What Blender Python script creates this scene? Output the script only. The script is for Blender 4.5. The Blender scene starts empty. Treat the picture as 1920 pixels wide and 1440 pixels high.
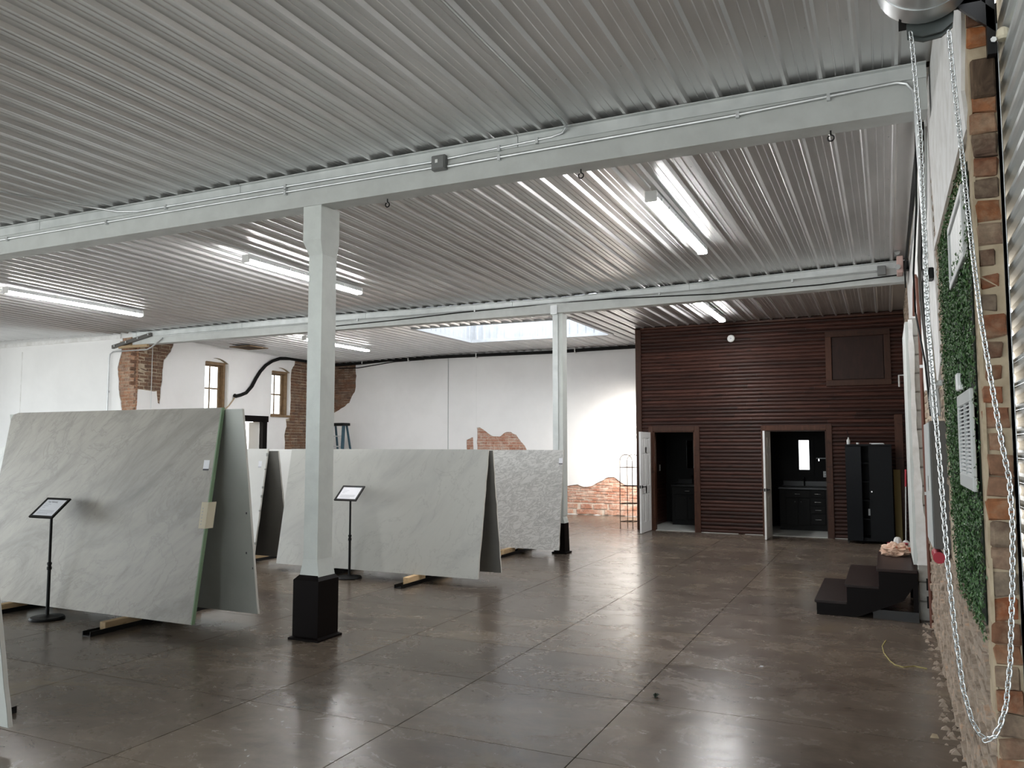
import bpy, bmesh, math, random
from mathutils import Vector, Matrix, noise
from mathutils.geometry import tessellate_polygon
random.seed(7)
R = math.radians
S = bpy.context.scene
COL = S.collection

# ------------------------------------------------------------------ camera, sky, sun, exposure
cam = bpy.data.cameras.new('camera')
cam.sensor_width = 36
cam.lens = 36 * 1503 / 1920
cam.clip_start = 0.05
co = bpy.data.objects.new('camera', cam)
co.location = (0, 0, 1.79)
co.rotation_euler = (R(90 + 4.34), 0, R(25.03))
COL.objects.link(co)
S.camera = co
vs = S.view_settings
vs.view_transform = 'Standard'; vs.look = 'None'; vs.exposure = 0.0; vs.gamma = 1.0
vs.use_curve_mapping = False
EXPOSURE = 1.08
vs.exposure = EXPOSURE
SKY_STRENGTH = 3.5
LED_STRENGTH = 46.0

w = bpy.data.worlds.new('overcast_sky'); S.world = w
w.use_nodes = True
nt = w.node_tree; nt.nodes.clear()
out = nt.nodes.new('ShaderNodeOutputWorld'); bg = nt.nodes.new('ShaderNodeBackground')
tc = nt.nodes.new('ShaderNodeTexCoord'); sx = nt.nodes.new('ShaderNodeSeparateXYZ')
cr = nt.nodes.new('ShaderNodeValToRGB')
cr.color_ramp.elements[0].position = 0.44; cr.color_ramp.elements[0].color = (.60, .59, .57, 1)
cr.color_ramp.elements[1].position = 0.56; cr.color_ramp.elements[1].color = (.93, .965, 1.0, 1)
mr = nt.nodes.new('ShaderNodeMapRange')
mr.inputs[1].default_value = -1; mr.inputs[2].default_value = 1
nt.links.new(tc.outputs['Generated'], sx.inputs[0]); nt.links.new(sx.outputs[2], mr.inputs[0])
nt.links.new(mr.outputs[0], cr.inputs[0]); nt.links.new(cr.outputs[0], bg.inputs[0])
bg.inputs[1].default_value = SKY_STRENGTH
nt.links.new(bg.outputs[0], out.inputs[0])

def portal(loc, rot, sx_, sy_):
    l = bpy.data.lights.new('window_portal', 'AREA'); l.shape = 'RECTANGLE'; l.size = sx_; l.size_y = sy_
    l.cycles.is_portal = True
    o = bpy.data.objects.new('window_portal', l); o.location = loc; o.rotation_euler = rot; COL.objects.link(o)

# ------------------------------------------------------------------ room numbers
XR = 0.36          # inner face of the right wall
YB = 19.6          # back wall
YP = 12.6          # partition face
XL = -15.15        # left wall of the rear part
XF = -21.0         # left wall of the front part
YF = -3.2          # shopfront behind the camera
YW = 16.68         # timber wall
PITCH = 0.241

def interp(tab, x):
    if x <= tab[0][0]: return tab[0][1]
    for (a, b), (c, d) in zip(tab, tab[1:]):
        if x <= c: return b + (d - b) * (x - a) / (c - a)
    return tab[-1][1]
ZT2 = [(-20, 4.33), (-14.5, 4.255), (-11, 4.285), (-5, 4.25), (-2.2, 4.315), (.3, 4.385)]
ZTB = [(-15, 4.22), (-11, 4.30), (-5, 4.285), (.3, 4.295)]
def zc(x, y):
    z1 = 4.385
    if y <= 6.1: return z1
    z2 = interp(ZT2, x)
    if y <= 12.5: return z1 + (z2 - z1) * (y - 6.1) / 6.4
    z3 = interp(ZTB, x)
    return z2 + (z3 - z2) * min(1, (y - 12.5) / 4.2)

# ------------------------------------------------------------------ materials
def newmat(name):
    m = bpy.data.materials.new(name); m.use_nodes = True
    n = m.node_tree.nodes; b = n['Principled BSDF']
    return m, m.node_tree, n, m.node_tree.links, b

def plain(name, col, rough=.6, metal=0.0, spec=.5, emis=None, es=0):
    m, t, n, l, b = newmat(name)
    b.inputs['Base Color'].default_value = (*col, 1); b.inputs['Roughness'].default_value = rough
    b.inputs['Metallic'].default_value = metal; b.inputs['Specular IOR Level'].default_value = spec
    if emis:
        b.inputs['Emission Color'].default_value = (*emis, 1); b.inputs['Emission Strength'].default_value = es
    return m

def nz(t, scale, detail=4, rough=.55, dist=0, vec=None, mapping=None, coord='Object'):
    n, l = t.nodes, t.links
    tc = n.new('ShaderNodeTexCoord'); mp = n.new('ShaderNodeMapping'); x = n.new('ShaderNodeTexNoise')
    if mapping:
        mp.inputs['Scale'].default_value = mapping[0]
        if len(mapping) > 1:
            m0 = n.new('ShaderNodeMapping'); m0.inputs['Rotation'].default_value = mapping[1]
            l.new(tc.outputs[coord], m0.inputs[0]); l.new(m0.outputs[0], mp.inputs[0]); l.new(mp.outputs[0], x.inputs['Vector'])
            x.inputs['Scale'].default_value = scale; x.inputs['Detail'].default_value = detail
            x.inputs['Roughness'].default_value = rough; x.inputs['Distortion'].default_value = dist
            return x
    if coord == 'World':
        g = n.new('ShaderNodeNewGeometry'); l.new(g.outputs['Position'], mp.inputs[0])
    else: l.new(tc.outputs[coord], mp.inputs[0])
    l.new(mp.outputs[0], x.inputs['Vector'])
    x.inputs['Scale'].default_value = scale; x.inputs['Detail'].default_value = detail
    x.inputs['Roughness'].default_value = rough; x.inputs['Distortion'].default_value = dist
    return x

def ramp(t, fac, stops, interp_='LINEAR'):
    r = t.nodes.new('ShaderNodeValToRGB'); e = r.color_ramp.elements
    r.color_ramp.interpolation = interp_
    e[0].position, e[0].color = stops[0][0], (*stops[0][1], 1)
    e[1].position, e[1].color = stops[1][0], (*stops[1][1], 1)
    for p, c in stops[2:]:
        k = e.new(p); k.color = (*c, 1)
    t.links.new(fac, r.inputs[0]); return r

def mixc(t, fac, a, b, mode='MIX'):
    m = t.nodes.new('ShaderNodeMix'); m.data_type = 'RGBA'; m.blend_type = mode
    for s, v in ((0, fac), (6, a), (7, b)):
        if hasattr(v, 'is_linked'): t.links.new(v, m.inputs[s])
        elif isinstance(v, (int, float)): m.inputs[s].default_value = v
        else: m.inputs[s].default_value = (*v, 1)
    return m.outputs[2]

def bump(t, h, dist=.01, strength=.5):
    b = t.nodes.new('ShaderNodeBump'); b.inputs['Distance'].default_value = dist; b.inputs['Strength'].default_value = strength
    t.links.new(h, b.inputs['Height']); t.links.new(b.outputs[0], t.nodes['Principled BSDF'].inputs['Normal'])

def m_plaster(name, c1, c2, rough=.75, scale=1.2):
    m, t, n, l, b = newmat(name)
    a = nz(t, scale, 5, .6, .3, coord='World')
    r = ramp(t, a.outputs[0], [(.3, c2), (.62, c1)])
    l.new(r.outputs[0], b.inputs['Base Color']); b.inputs['Roughness'].default_value = rough
    f = nz(t, 14, 4, .6, coord='World'); bump(t, f.outputs[0], .006, .35)
    return m

M = {}
M['plaster'] = m_plaster('white_plaster', (.87, .87, .87), (.82, .82, .82))
M['white_paint'] = m_plaster('white_painted_timber', (.64, .675, .655), (.57, .60, .585), .5, 5)
M['beam_paint'] = m_plaster('painted_beam', (.56, .585, .575), (.49, .51, .50), .55, 4)
M['rough_white'] = m_plaster('flaking_white', (.86, .86, .86), (.70, .69, .67), .8, 6)
M['mortar'] = m_plaster('lime_mortar', (.50, .42, .32), (.36, .29, .21), .95, 7)
M['mortar_pale'] = m_plaster('pale_mortar', (.50, .41, .29), (.36, .28, .19), .95, 9)
M['mortar_white'] = m_plaster('whitewashed_mortar', (.66, .58, .50), (.52, .43, .35), .95, 7)
M['rubble'] = m_plaster('rubble', (.40, .33, .27), (.22, .17, .13), .95, 11)

def m_brick(name, cols, dirt=(.46, .40, .33), amount=.45):
    m, t, n, l, b = newmat(name)
    oi = n.new('ShaderNodeObjectInfo')
    k = [(i / (len(cols) - 1), c) for i, c in enumerate(cols)]
    r = ramp(t, oi.outputs['Random'], k)
    a = nz(t, 7, 5, .65, .4, coord='World')
    f = ramp(t, a.outputs[0], [(.45, (0, 0, 0)), (.68, (amount,) * 3)])
    c = mixc(t, f.outputs[0], r.outputs[0], dirt)
    v = nz(t, 30, 4, .6, coord='World')
    vv = ramp(t, v.outputs[0], [(.25, (.6, .6, .6)), (.7, (1.12, 1.12, 1.12))])
    c = mixc(t, 1.0, c, vv.outputs[0], 'MULTIPLY')
    l.new(c, b.inputs['Base Color']); b.inputs['Roughness'].default_value = .92
    bump(t, v.outputs[0], .008, .6)
    return m
M['brick'] = m_brick('old_brick', [(.165, .088, .058), (.21, .11, .066), (.13, .080, .058), (.24, .125, .072), (.155, .094, .066)], (.33, .26, .19), .5)
M['brick_orange'] = m_brick('orange_brick', [(.34, .17, .10), (.42, .22, .13), (.27, .155, .11), (.46, .24, .14), (.33, .20, .14)], (.50, .42, .33), .5)
M['brick_jamb'] = m_brick('jamb_brick', [(.30, .095, .035), (.10, .062, .043), (.20, .13, .09), (.36, .12, .035), (.13, .075, .05), (.22, .17, .125), (.28, .105, .05)], (.42, .33, .23), .55)
M['brick_pale'] = m_brick('whitewashed_brick', [(.50, .25, .165), (.42, .19, .125), (.55, .32, .23), (.46, .22, .15)], (.70, .62, .54), .6)

def m_rough_brick():
    m, t, n, l, b = newmat('eroded_brick_face')
    a = nz(t, 3.0, 6, .7, .8, mapping=((1, 2.2, 5),), coord='World')
    r = ramp(t, a.outputs[0], [(.28, (.12, .09, .07)), (.42, (.27, .21, .16)), (.55, (.38, .31, .25)), (.64, (.46, .30, .20)), (.75, (.50, .44, .37))])
    l.new(r.outputs[0], b.inputs['Base Color']); b.inputs['Roughness'].default_value = .95
    v = nz(t, 18, 5, .7, coord='World'); bump(t, v.outputs[0], .02, .8)
    return m
M['eroded'] = m_rough_brick()

def m_floor():
    m, t, n, l, b = newmat('stained_concrete')
    a = nz(t, .9, 7, .68, .7, mapping=((.55, 1.35, 1),), coord='World')
    r = ramp(t, a.outputs[0], [(.28, (.080, .061, .049)), (.45, (.118, .095, .076)), (.56, (.140, .114, .092)), (.68, (.178, .148, .115)), (.8, (.25, .21, .155))])
    a2 = nz(t, 2.6, 8, .7, .8, mapping=((1, 1.25, 1),), coord='World')
    r2 = ramp(t, a2.outputs[0], [(.30, (.80, .79, .79)), (.5, (1, 1, 1)), (.74, (1.2, 1.18, 1.14))])
    c = mixc(t, 1.0, r.outputs[0], r2.outputs[0], 'MULTIPLY')
    # ochre worn patches
    a3 = nz(t, .8, 4, .6, .6, coord='World')
    f3 = ramp(t, a3.outputs[0], [(.62, (0, 0, 0)), (.70, (.55, .55, .55))])
    c = mixc(t, f3.outputs[0], c, (.17, .13, .075))
    # worn pale patch near the right
    a4 = nz(t, 9, 4, .7, .5, coord='World')
    f4 = ramp(t, a4.outputs[0], [(.72, (0, 0, 0)), (.78, (.16, .16, .16))])
    c = mixc(t, f4.outputs[0], c, (.25, .215, .16))
    oi = n.new('ShaderNodeObjectInfo')
    ov = ramp(t, oi.outputs['Random'], [(0, (.86, .86, .88)), (1, (1.12, 1.08, 1.02))])
    c = mixc(t, 1.0, c, ov.outputs[0], 'MULTIPLY')
    a5 = nz(t, 26, 3, .6, .3, coord='World')
    f5 = ramp(t, a5.outputs[0], [(.70, (1, 1, 1)), (.76, (.45, .45, .45))])
    c = mixc(t, 1.0, c, f5.outputs[0], 'MULTIPLY')
    l.new(c, b.inputs['Base Color'])
    rr = ramp(t, a2.outputs[0], [(.3, (.20, .20, .20)), (.7, (.31, .31, .31))])
    l.new(rr.outputs[0], b.inputs['Roughness'])
    b.inputs['Specular IOR Level'].default_value = .5
    v = nz(t, 5, 6, .65, .4, coord='World'); bump(t, v.outputs[0], .003, .25)
    return m
M['floor'] = m_floor()
M['joint'] = plain('joint_dark', (.012, .011, .010), .9)

def m_metal(name, col, rough=.35, metal=.9, scale=6, amp=.06):
    m, t, n, l, b = newmat(name)
    a = nz(t, scale, 3, .5, mapping=((1, .15, 1),), coord='World')
    r = ramp(t, a.outputs[0], [(.3, tuple(max(0, c - amp) for c in col)), (.7, tuple(c + amp for c in col))])
    l.new(r.outputs[0], b.inputs['Base Color']); b.inputs['Metallic'].default_value = metal
    b.inputs['Roughness'].default_value = rough
    return m
M['sheet'] = m_metal('galvalume_sheet', (.68, .685, .685), .37, .66)
M['galv'] = m_metal('galvanised', (.60, .62, .63), .38, .85)
M['flash'] = m_metal('galvanised_flashing', (.62, .65, .65), .5, .35)
M['slat'] = m_metal('door_slat', (.66, .69, .69), .38, .45)
M['zinc'] = m_metal('zinc_chain', (.74, .76, .77), .25, .95)
M['black'] = plain('black_metal', (.005, .005, .0055), .45, spec=.25)
M['black_matte'] = plain('black_rubber', (.006, .006, .006), .65, spec=.2)
M['cabinet'] = plain('black_blue_steel', (.0022, .0030, .0045), .45, spec=.15)
M['darkwood'] = plain('espresso_paint', (.0032, .0016, .0016), .5, spec=.12)
M['white'] = plain('white_gloss', (.80, .81, .80), .35)
M['door_white'] = plain('door_white', (.74, .75, .75), .4)
M['glass'] = None
M['copper'] = plain('copper_pipe', (.13, .045, .028), .5, .2)
M['box_grey'] = plain('grey_box_steel', (.20, .205, .205), .45, .4)
M['red'] = plain('red_paint', (.38, .02, .04), .4)
M['grey'] = plain('grey_enamel', (.085, .08, .074), .5)
M['pale_grey'] = plain('pale_grey_plastic', (.52, .54, .54), .5)
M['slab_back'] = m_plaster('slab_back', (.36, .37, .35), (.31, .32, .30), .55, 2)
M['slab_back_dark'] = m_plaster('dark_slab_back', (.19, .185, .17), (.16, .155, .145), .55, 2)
M['slab_back_light'] = m_plaster('pale_slab_back', (.50, .52, .49), (.45, .47, .44), .5, 2)
M['slab_edge'] = plain('slab_edge', (.62, .61, .57), .6)
M['tape'] = plain('green_tape', (.17, .26, .155), .6)
M['paper'] = plain('paper', (.80, .81, .86), .5)
M['ink'] = plain('ink', (.06, .06, .07), .7)
M['ink_grey'] = plain('grey_print', (.50, .51, .55), .7)
M['cream'] = plain('cream_board', (.66, .60, .46), .6)
M['counter'] = plain('dark_counter', (.012, .012, .012), .3, spec=.3)
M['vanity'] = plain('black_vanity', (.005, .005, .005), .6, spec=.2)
M['mirror'] = plain('mirror', (.8, .82, .82), .03, 1.0)
M['chrome'] = plain('chrome', (.75, .75, .75), .15, 1.0)
M['tile_floor'] = plain('pale_floor_tile', (.45, .46, .44), .35)
M['led'] = plain('led_diffuser', (.9, .9, .9), .4, emis=(1.0, .99, .98), es=LED_STRENGTH)
M['blue'] = plain('blue_fibreglass', (.025, .075, .11), .5)
M['cmu'] = m_plaster('concrete_block', (.40, .39, .36), (.30, .29, .27), .95, 8)
M['window_wood'] = m_plaster('bare_window_timber', (.24, .155, .08), (.16, .10, .05), .6, 10)
M['pink'] = plain('pink_plastic', (.66, .46, .42), .5)
M['yellow'] = plain('yellow_board', (.20, .15, .05), .7)

def m_wood(name, cols, rough=.5, grain=(.6, 14, 14), scale=3):
    m, t, n, l, b = newmat(name)
    oi = n.new('ShaderNodeObjectInfo')
    a = nz(t, scale, 6, .65, 1.2, mapping=(grain,), coord='World')
    r = ramp(t, a.outputs[0], [(.28, cols[0]), (.5, cols[1]), (.74, cols[2])])
    ov = ramp(t, oi.outputs['Random'], [(0, (.62, .60, .60)), (1, (1.35, 1.25, 1.2))])
    c = mixc(t, 1.0, r.outputs[0], ov.outputs[0], 'MULTIPLY')
    k = nz(t, 5, 2, .4, .2, mapping=((1, 3, 5),), coord='World')
    kf = ramp(t, k.outputs[0], [(.64, (0, 0, 0)), (.72, (.7, .7, .7))])
    c = mixc(t, kf.outputs[0], c, tuple(x * .5 for x in cols[0]))
    l.new(c, b.inputs['Base Color']); b.inputs['Roughness'].default_value = rough; b.inputs['Specular IOR Level'].default_value = .22
    bump(t, a.outputs[0], .002, .3)
    return m
M['redwood'] = m_wood('mahogany_stain', [(.013, .0055, .0042), (.034, .0135, .010), (.068, .029, .021)], .45)
M['casing'] = m_wood('casing_stain', [(.030, .012, .007), (.050, .021, .012), (.072, .031, .018)], .45, (6, 6, 1.2))
M['hatch'] = m_wood('hatch_panel', [(.017, .0078, .0058), (.024, .011, .0082), (.033, .0155, .0115)], .5, (5, 5, 1))
M['tread'] = m_wood('espresso_tread', [(.012, .0065, .006), (.020, .011, .010), (.040, .024, .020)], .42, (1, 8, 8))
M['pine'] = m_wood('pine_block', [(.50, .36, .20), (.62, .47, .28), (.70, .56, .36)], .7, (8, 1, 8))
M['timber_dark'] = m_wood('old_timber', [(.035, .024, .016), (.07, .05, .035), (.13, .095, .065)], .85, (6, 6, 2))

def m_stone(name, base, vein, dark, vscale=1.0, vwidth=.05, ang=.5, fine=.5, vdark=None, vamt=.55):
    m, t, n, l, b = newmat(name)
    a = nz(t, 1.1 * vscale, 8, .62, 1.2, mapping=((.55, 1, 1.7), (0, ang, 0)))
    r = ramp(t, a.outputs[0], [(.30, dark), (.48, base), (.60, base), (.74, vein)])
    a2 = nz(t, 5 * vscale, 7, .72, 1.6, mapping=((.35, 1, 1.9), (0, ang, 0)))
    r2 = ramp(t, a2.outputs[0], [(.28, (1 - .28 * fine,) * 3), (.5, (1, 1, 1)), (.75, (1 + .16 * fine,) * 3)])
    c = mixc(t, 1.0, r.outputs[0], r2.outputs[0], 'MULTIPLY')
    # thin veins: |noise-0.5|
    v = nz(t, 1.5 * vscale, 6, .6, 1.8, mapping=((.6, 1, 1.3), (0, ang, 0)))
    s = n.new('ShaderNodeMath'); s.operation = 'SUBTRACT'; s.inputs[1].default_value = .5; l.new(v.outputs[0], s.inputs[0])
    ab = n.new('ShaderNodeMath'); ab.operation = 'ABSOLUTE'; l.new(s.outputs[0], ab.inputs[0])
    f = ramp(t, ab.outputs[0], [(0, (vamt,) * 3), (vwidth, (0, 0, 0))])
    c = mixc(t, f.outputs[0], c, vdark or dark)
    l.new(c, b.inputs['Base Color']); b.inputs['Roughness'].default_value = .38
    return m
M['quartzite'] = m_stone('taupe_quartzite', (.325, .300, .262), (.405, .378, .335), (.200, .184, .160), .9, .018, .62, .75)
M['white_quartz'] = m_stone('white_quartz', (.55, .555, .525), (.58, .585, .555), (.46, .465, .45), .75, .009, .8, .12, (.36, .36, .35), .42)
M['carrara'] = m_stone('veined_marble', (.60, .60, .585), (.68, .68, .67), (.47, .47, .46), 5.2, .075, .35, .6, (.28, .28, .275), .62)
M['plain_white'] = m_stone('plain_white_quartz', (.70, .70, .68), (.72, .72, .70), (.66, .66, .64), .5, .004, .6, .06)
M['granite'] = m_stone('dark_granite', (.012, .010, .008), (.05, .035, .013), (.008, .008, .008), 3, .03, .8, .8)
M['granite'].node_tree.nodes['Principled BSDF'].inputs['Specular IOR Level'].default_value = .15

def m_glass(name, tint=(.95, .97, .97), refl=.08):
    m = bpy.data.materials.new(name); m.use_nodes = True
    t = m.node_tree; t.nodes.clear()
    o = t.nodes.new('ShaderNodeOutputMaterial'); mx = t.nodes.new('ShaderNodeMixShader')
    a = t.nodes.new('ShaderNodeBsdfTransparent'); g = t.nodes.new('ShaderNodeBsdfGlossy')
    a.inputs[0].default_value = (*tint, 1); g.inputs['Roughness'].default_value = .02
    mx.inputs[0].default_value = refl
    t.links.new(a.outputs[0], mx.inputs[1]); t.links.new(g.outputs[0], mx.inputs[2]); t.links.new(mx.outputs[0], o.inputs[0])
    return m
M['glass'] = m_glass('window_glass')
M['rooflight'] = m_glass('weathered_rooflight_sheet', (.85, .86, .87), .05)

def m_leaf():
    m, t, n, l, b = newmat('boxwood_leaf')
    a = nz(t, 60, 2, .5, coord='World')
    r = ramp(t, a.outputs[0], [(.3, (.014, .042, .012)), (.5, (.042, .105, .030)), (.7, (.11, .21, .075))])
    l.new(r.outputs[0], b.inputs['Base Color']); b.inputs['Roughness'].default_value = .45
    return m
M['leaf'] = m_leaf()
M['leaf_back'] = plain('hedge_backing', (.006, .014, .006), .9)
def m_bag():
    m, t, n, l, b = newmat('plastic_bag')
    a = nz(t, 9, 3, .6, .5)
    r = ramp(t, a.outputs[0], [(.35, (.62, .40, .30)), (.55, (.55, .38, .28)), (.68, (.50, .10, .04))])
    l.new(r.outputs[0], b.inputs['Base Color']); b.inputs['Roughness'].default_value = .35
    return m
M['bag'] = m_bag()

# ------------------------------------------------------------------ mesh helpers
class MB:
    def __init__(s): s.v = []; s.f = []; s.smooth = False
    def add(s, vs_, fs_):
        o = len(s.v); s.v += [tuple(p) for p in vs_]; s.f += [tuple(i + o for i in f) for f in fs_]; return s
    def box(s, x0, y0, z0, x1, y1, z1):
        return s.add([(x0,y0,z0),(x1,y0,z0),(x1,y1,z0),(x0,y1,z0),(x0,y0,z1),(x1,y0,z1),(x1,y1,z1),(x0,y1,z1)],
                     [(0,3,2,1),(4,5,6,7),(0,1,5,4),(1,2,6,5),(2,3,7,6),(3,0,4,7)])
    def hexa(s, p):   # 8 points: bottom ring then top ring
        return s.add(p, [(0,3,2,1),(4,5,6,7),(0,1,5,4),(1,2,6,5),(2,3,7,6),(3,0,4,7)])
    def prism(s, poly, d, at):
        """poly: 2-D points; at(u,v,t)->3-D for t in 0..1; d unused spacing"""
        n = len(poly)
        vs_ = [at(u, v, 0) for u, v in poly] + [at(u, v, 1) for u, v in poly]
        tri = tessellate_polygon([[Vector((u, v, 0)) for u, v in poly]])
        fs_ = [tuple(t) for t in tri] + [tuple(i + n for i in reversed(t)) for t in tri]
        fs_ += [(i, (i + 1) % n, n + (i + 1) % n, n + i) for i in range(n)]
        return s.add(vs_, fs_)
    def holed(s, outer, holes, at):
        loops = [outer] + holes
        pts = [p for L in loops for p in L]; n = len(pts)
        tri = tessellate_polygon([[Vector((u, v, 0)) for u, v in L] for L in loops])
        vs_ = [at(u, v, 0) for u, v in pts] + [at(u, v, 1) for u, v in pts]
        fs_ = [tuple(t) for t in tri] + [tuple(i + n for i in reversed(t)) for t in tri]
        o = 0
        for L in loops:
            k = len(L)
            fs_ += [(o + i, o + (i + 1) % k, n + o + (i + 1) % k, n + o + i) for i in range(k)]
            o += k
        return s.add(vs_, fs_)
    def tube(s, pts, r, seg=8, cap=True):
        pts = [Vector(p) for p in pts]; rings = []
        up = None; base = len(s.v)
        for i, p in enumerate(pts):
            d = (pts[min(i + 1, len(pts) - 1)] - pts[max(i - 1, 0)])
            d = d.normalized() if d.length > 1e-9 else Vector((0, 0, 1))
            if up is None:
                up = d.orthogonal().normalized()
            up = (up - d * up.dot(d)); up = up.normalized() if up.length > 1e-6 else d.orthogonal().normalized()
            b = d.cross(up); rr = r[i] if isinstance(r, (list, tuple)) else r
            rings.append([p + (up * math.cos(a) + b * math.sin(a)) * rr for a in [2 * math.pi * k / seg for k in range(seg)]])
        vs_ = [q for ring in rings for q in ring]; fs_ = []
        for i in range(len(rings) - 1):
            for k in range(seg):
                fs_.append((i * seg + k, i * seg + (k + 1) % seg, (i + 1) * seg + (k + 1) % seg, (i + 1) * seg + k))
        if cap:
            fs_.append(tuple(reversed(range(seg)))); fs_.append(tuple((len(rings) - 1) * seg + k for k in range(seg)))
        return s.add(vs_, fs_)
    def lathe(s, c, prof, seg=20):
        c = Vector(c)
        vs_ = [c + Vector((r * math.cos(2 * math.pi * k / seg), r * math.sin(2 * math.pi * k / seg), z)) for r, z in prof for k in range(seg)]
        fs_ = [(i * seg + k, i * seg + (k + 1) % seg, (i + 1) * seg + (k + 1) % seg, (i + 1) * seg + k) for i in range(len(prof) - 1) for k in range(seg)]
        fs_.append(tuple(reversed(range(seg)))); fs_.append(tuple((len(prof) - 1) * seg + k for k in range(seg)))
        return s.add(vs_, fs_)

def root_off(p):
    o = Vector((0, 0, 0))
    while p: o += p.location; p = p.parent
    return o

def obj(name, mb, mat, parent=None, bevel=0, segs=1, smooth=False, label=None, kind=None, origin=None):
    me = bpy.data.meshes.new(name)
    off = root_off(parent)
    loc = Vector((0, 0, 0))
    if origin is not None:
        loc = Vector(origin) - off; off = Vector(origin)
    me.from_pydata([tuple(Vector(v) - off) for v in mb.v], [], mb.f)
    bm = bmesh.new(); bm.from_mesh(me)
    bmesh.ops.recalc_face_normals(bm, faces=bm.faces)
    if bevel:
        bmesh.ops.bevel(bm, geom=[e for e in bm.edges if len(e.link_faces) == 2 and e.calc_face_angle(0) > .5], offset=bevel, segments=segs, affect='EDGES', profile=.5, clamp_overlap=True)
    bm.to_mesh(me); bm.free()
    if smooth:
        for p in me.polygons: p.use_smooth = True
        try: me.set_sharp_from_angle(angle=R(40))
        except Exception: pass
    me.materials.append(mat)
    o = bpy.data.objects.new(name, me); COL.objects.link(o)
    o.location = loc
    if parent: o.parent = parent
    if label: o['label'] = label
    if kind: o['kind'] = kind
    return o

def thing(name, label, cat, loc=(0, 0, 0), group=None, kind=None):
    o = bpy.data.objects.new(name, None); o.empty_display_size = .1; COL.objects.link(o)
    o.location = loc; o['label'] = label; o['category'] = cat
    if group: o['group'] = group
    if kind: o['kind'] = kind
    return o
def tag(o, label, cat, group=None, kind=None):
    o['label'] = label; o['category'] = cat
    if group: o['group'] = group
    if kind: o['kind'] = kind
    return o
def inst(src, parent, loc, rot=None, scale=None, name=None):
    o = src.copy(); o.parent = parent; o.location = Vector(loc) - root_off(parent)
    if rot is not None: o.rotation_euler = rot
    if scale is not None: o.scale = scale
    COL.objects.link(o); return o
def B(*a): return MB().box(*a)

def ragged(poly, step=.08, amp=.02, seed=0, closed=True):
    out_ = []; n = len(poly)
    for i in range(n if closed else n - 1):
        a, b = Vector(poly[i]), Vector(poly[(i + 1) % n]); d = b - a
        k = max(1, int(d.length / step))
        nrm = Vector((-d.y, d.x)).normalized() if d.length > 0 else Vector((0, 0))
        for j in range(k):
            p = a + d * (j / k)
            q = noise.noise(Vector((p.x * 6 + seed, p.y * 6, seed * 3.1))) * amp * (0 if j == 0 else 1)
            out_.append((p.x + nrm.x * q, p.y + nrm.y * q))
    return out_
def inside(p, poly):
    x, y = p; c = False; n = len(poly)
    for i in range(n):
        (x1, y1), (x2, y2) = poly[i], poly[(i + 1) % n]
        if (y1 > y) != (y2 > y) and x < (x2 - x1) * (y - y1) / (y2 - y1) + x1: c = not c
    return c

# brick meshes shared between all single bricks
def brick_mesh(name, L, H, D, mat, seed, jit=.004):
    rnd = random.Random(seed)
    bm = bmesh.new(); bmesh.ops.create_cube(bm, size=1)
    for v in bm.verts: v.co = Vector((v.co.x * L, v.co.y * D, v.co.z * H))
    bmesh.ops.bevel(bm, geom=bm.edges[:], offset=min(H, L) * .09, segments=1, affect='EDGES')
    for v in bm.verts: v.co += Vector((rnd.uniform(-jit, jit), rnd.uniform(-jit, jit), rnd.uniform(-jit, jit)))
    me = bpy.data.meshes.new(name); bm.to_mesh(me); bm.free(); me.materials.append(mat); return me
def brick_obj(me, parent, loc, rot=(0, 0, 0), scale=(1, 1, 1)):
    o = bpy.data.objects.new('brick', me); o.parent = parent; o.location = Vector(loc) - root_off(parent)
    o.rotation_euler = rot; o.scale = scale; COL.objects.link(o); return o

# ================================================================== STRUCTURE
# floor: saw-cut concrete panels over a dark bed
floor = obj('floor', B(XF - .3, YF - .3, -.25, XR + .4, YB + .4, -.035), M['joint'], kind='structure')
xs = [XR + .1, -1.683]
while xs[-1] > XF: xs.append(xs[-1] - 1.215 if len(xs) < 4 else xs[-1] - 1.63)
ys = [YF - .1, -1.2, 1.1, 2.25, 3.36, 4.457, 5.58, 6.62]
while ys[-1] < YB: ys.append(ys[-1] + 1.13)
for i in range(len(xs) - 1):
    for j in range(len(ys) - 1):
        g = .0035
        p = obj('concrete_panel', B(xs[i + 1] + g, ys[j] + g, -.034, xs[i] - g, ys[j + 1] - g, 0), M['floor'], floor)

# ceiling: deck above, corrugated sheets below
SKX0, SKX1, SKY0, SKY1 = -9.30, -5.70, 14.7, 17.35
RIB0 = .1785
ribx = lambda k: RIB0 - PITCH * k
k0 = round((RIB0 - SKX1) / PITCH); k1 = round((RIB0 - SKX0) / PITCH)
SKX1, SKX0 = ribx(k0), ribx(k1)
ZD0, ZD1 = 4.95, 5.1
dk = MB()
dk.box(XF - .3, YF - .3, ZD0, SKX0 - .2, YB + .4, ZD1).box(SKX1 + .2, YF - .3, ZD0, XR + .4, YB + .4, ZD1)
dk.box(SKX0 - .2, YF - .3, ZD0, SKX1 + .2, SKY0 - .2, ZD1).box(SKX0 - .2, SKY1 + .2, ZD0, SKX1 + .2, YB + .4, ZD1)
ceiling = obj('ceiling', dk, M['joint'], kind='structure')
RH = .030
CELL = [(0, 0), (-.012, 0), (-.030, -RH), (-.052, -RH), (-.070, 0), (-.118, 0), (-.122, -.005), (-.128, -.005), (-.132, 0), (-.178, 0), (-.182, -.005), (-.188, -.005), (-.192, 0)]
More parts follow.
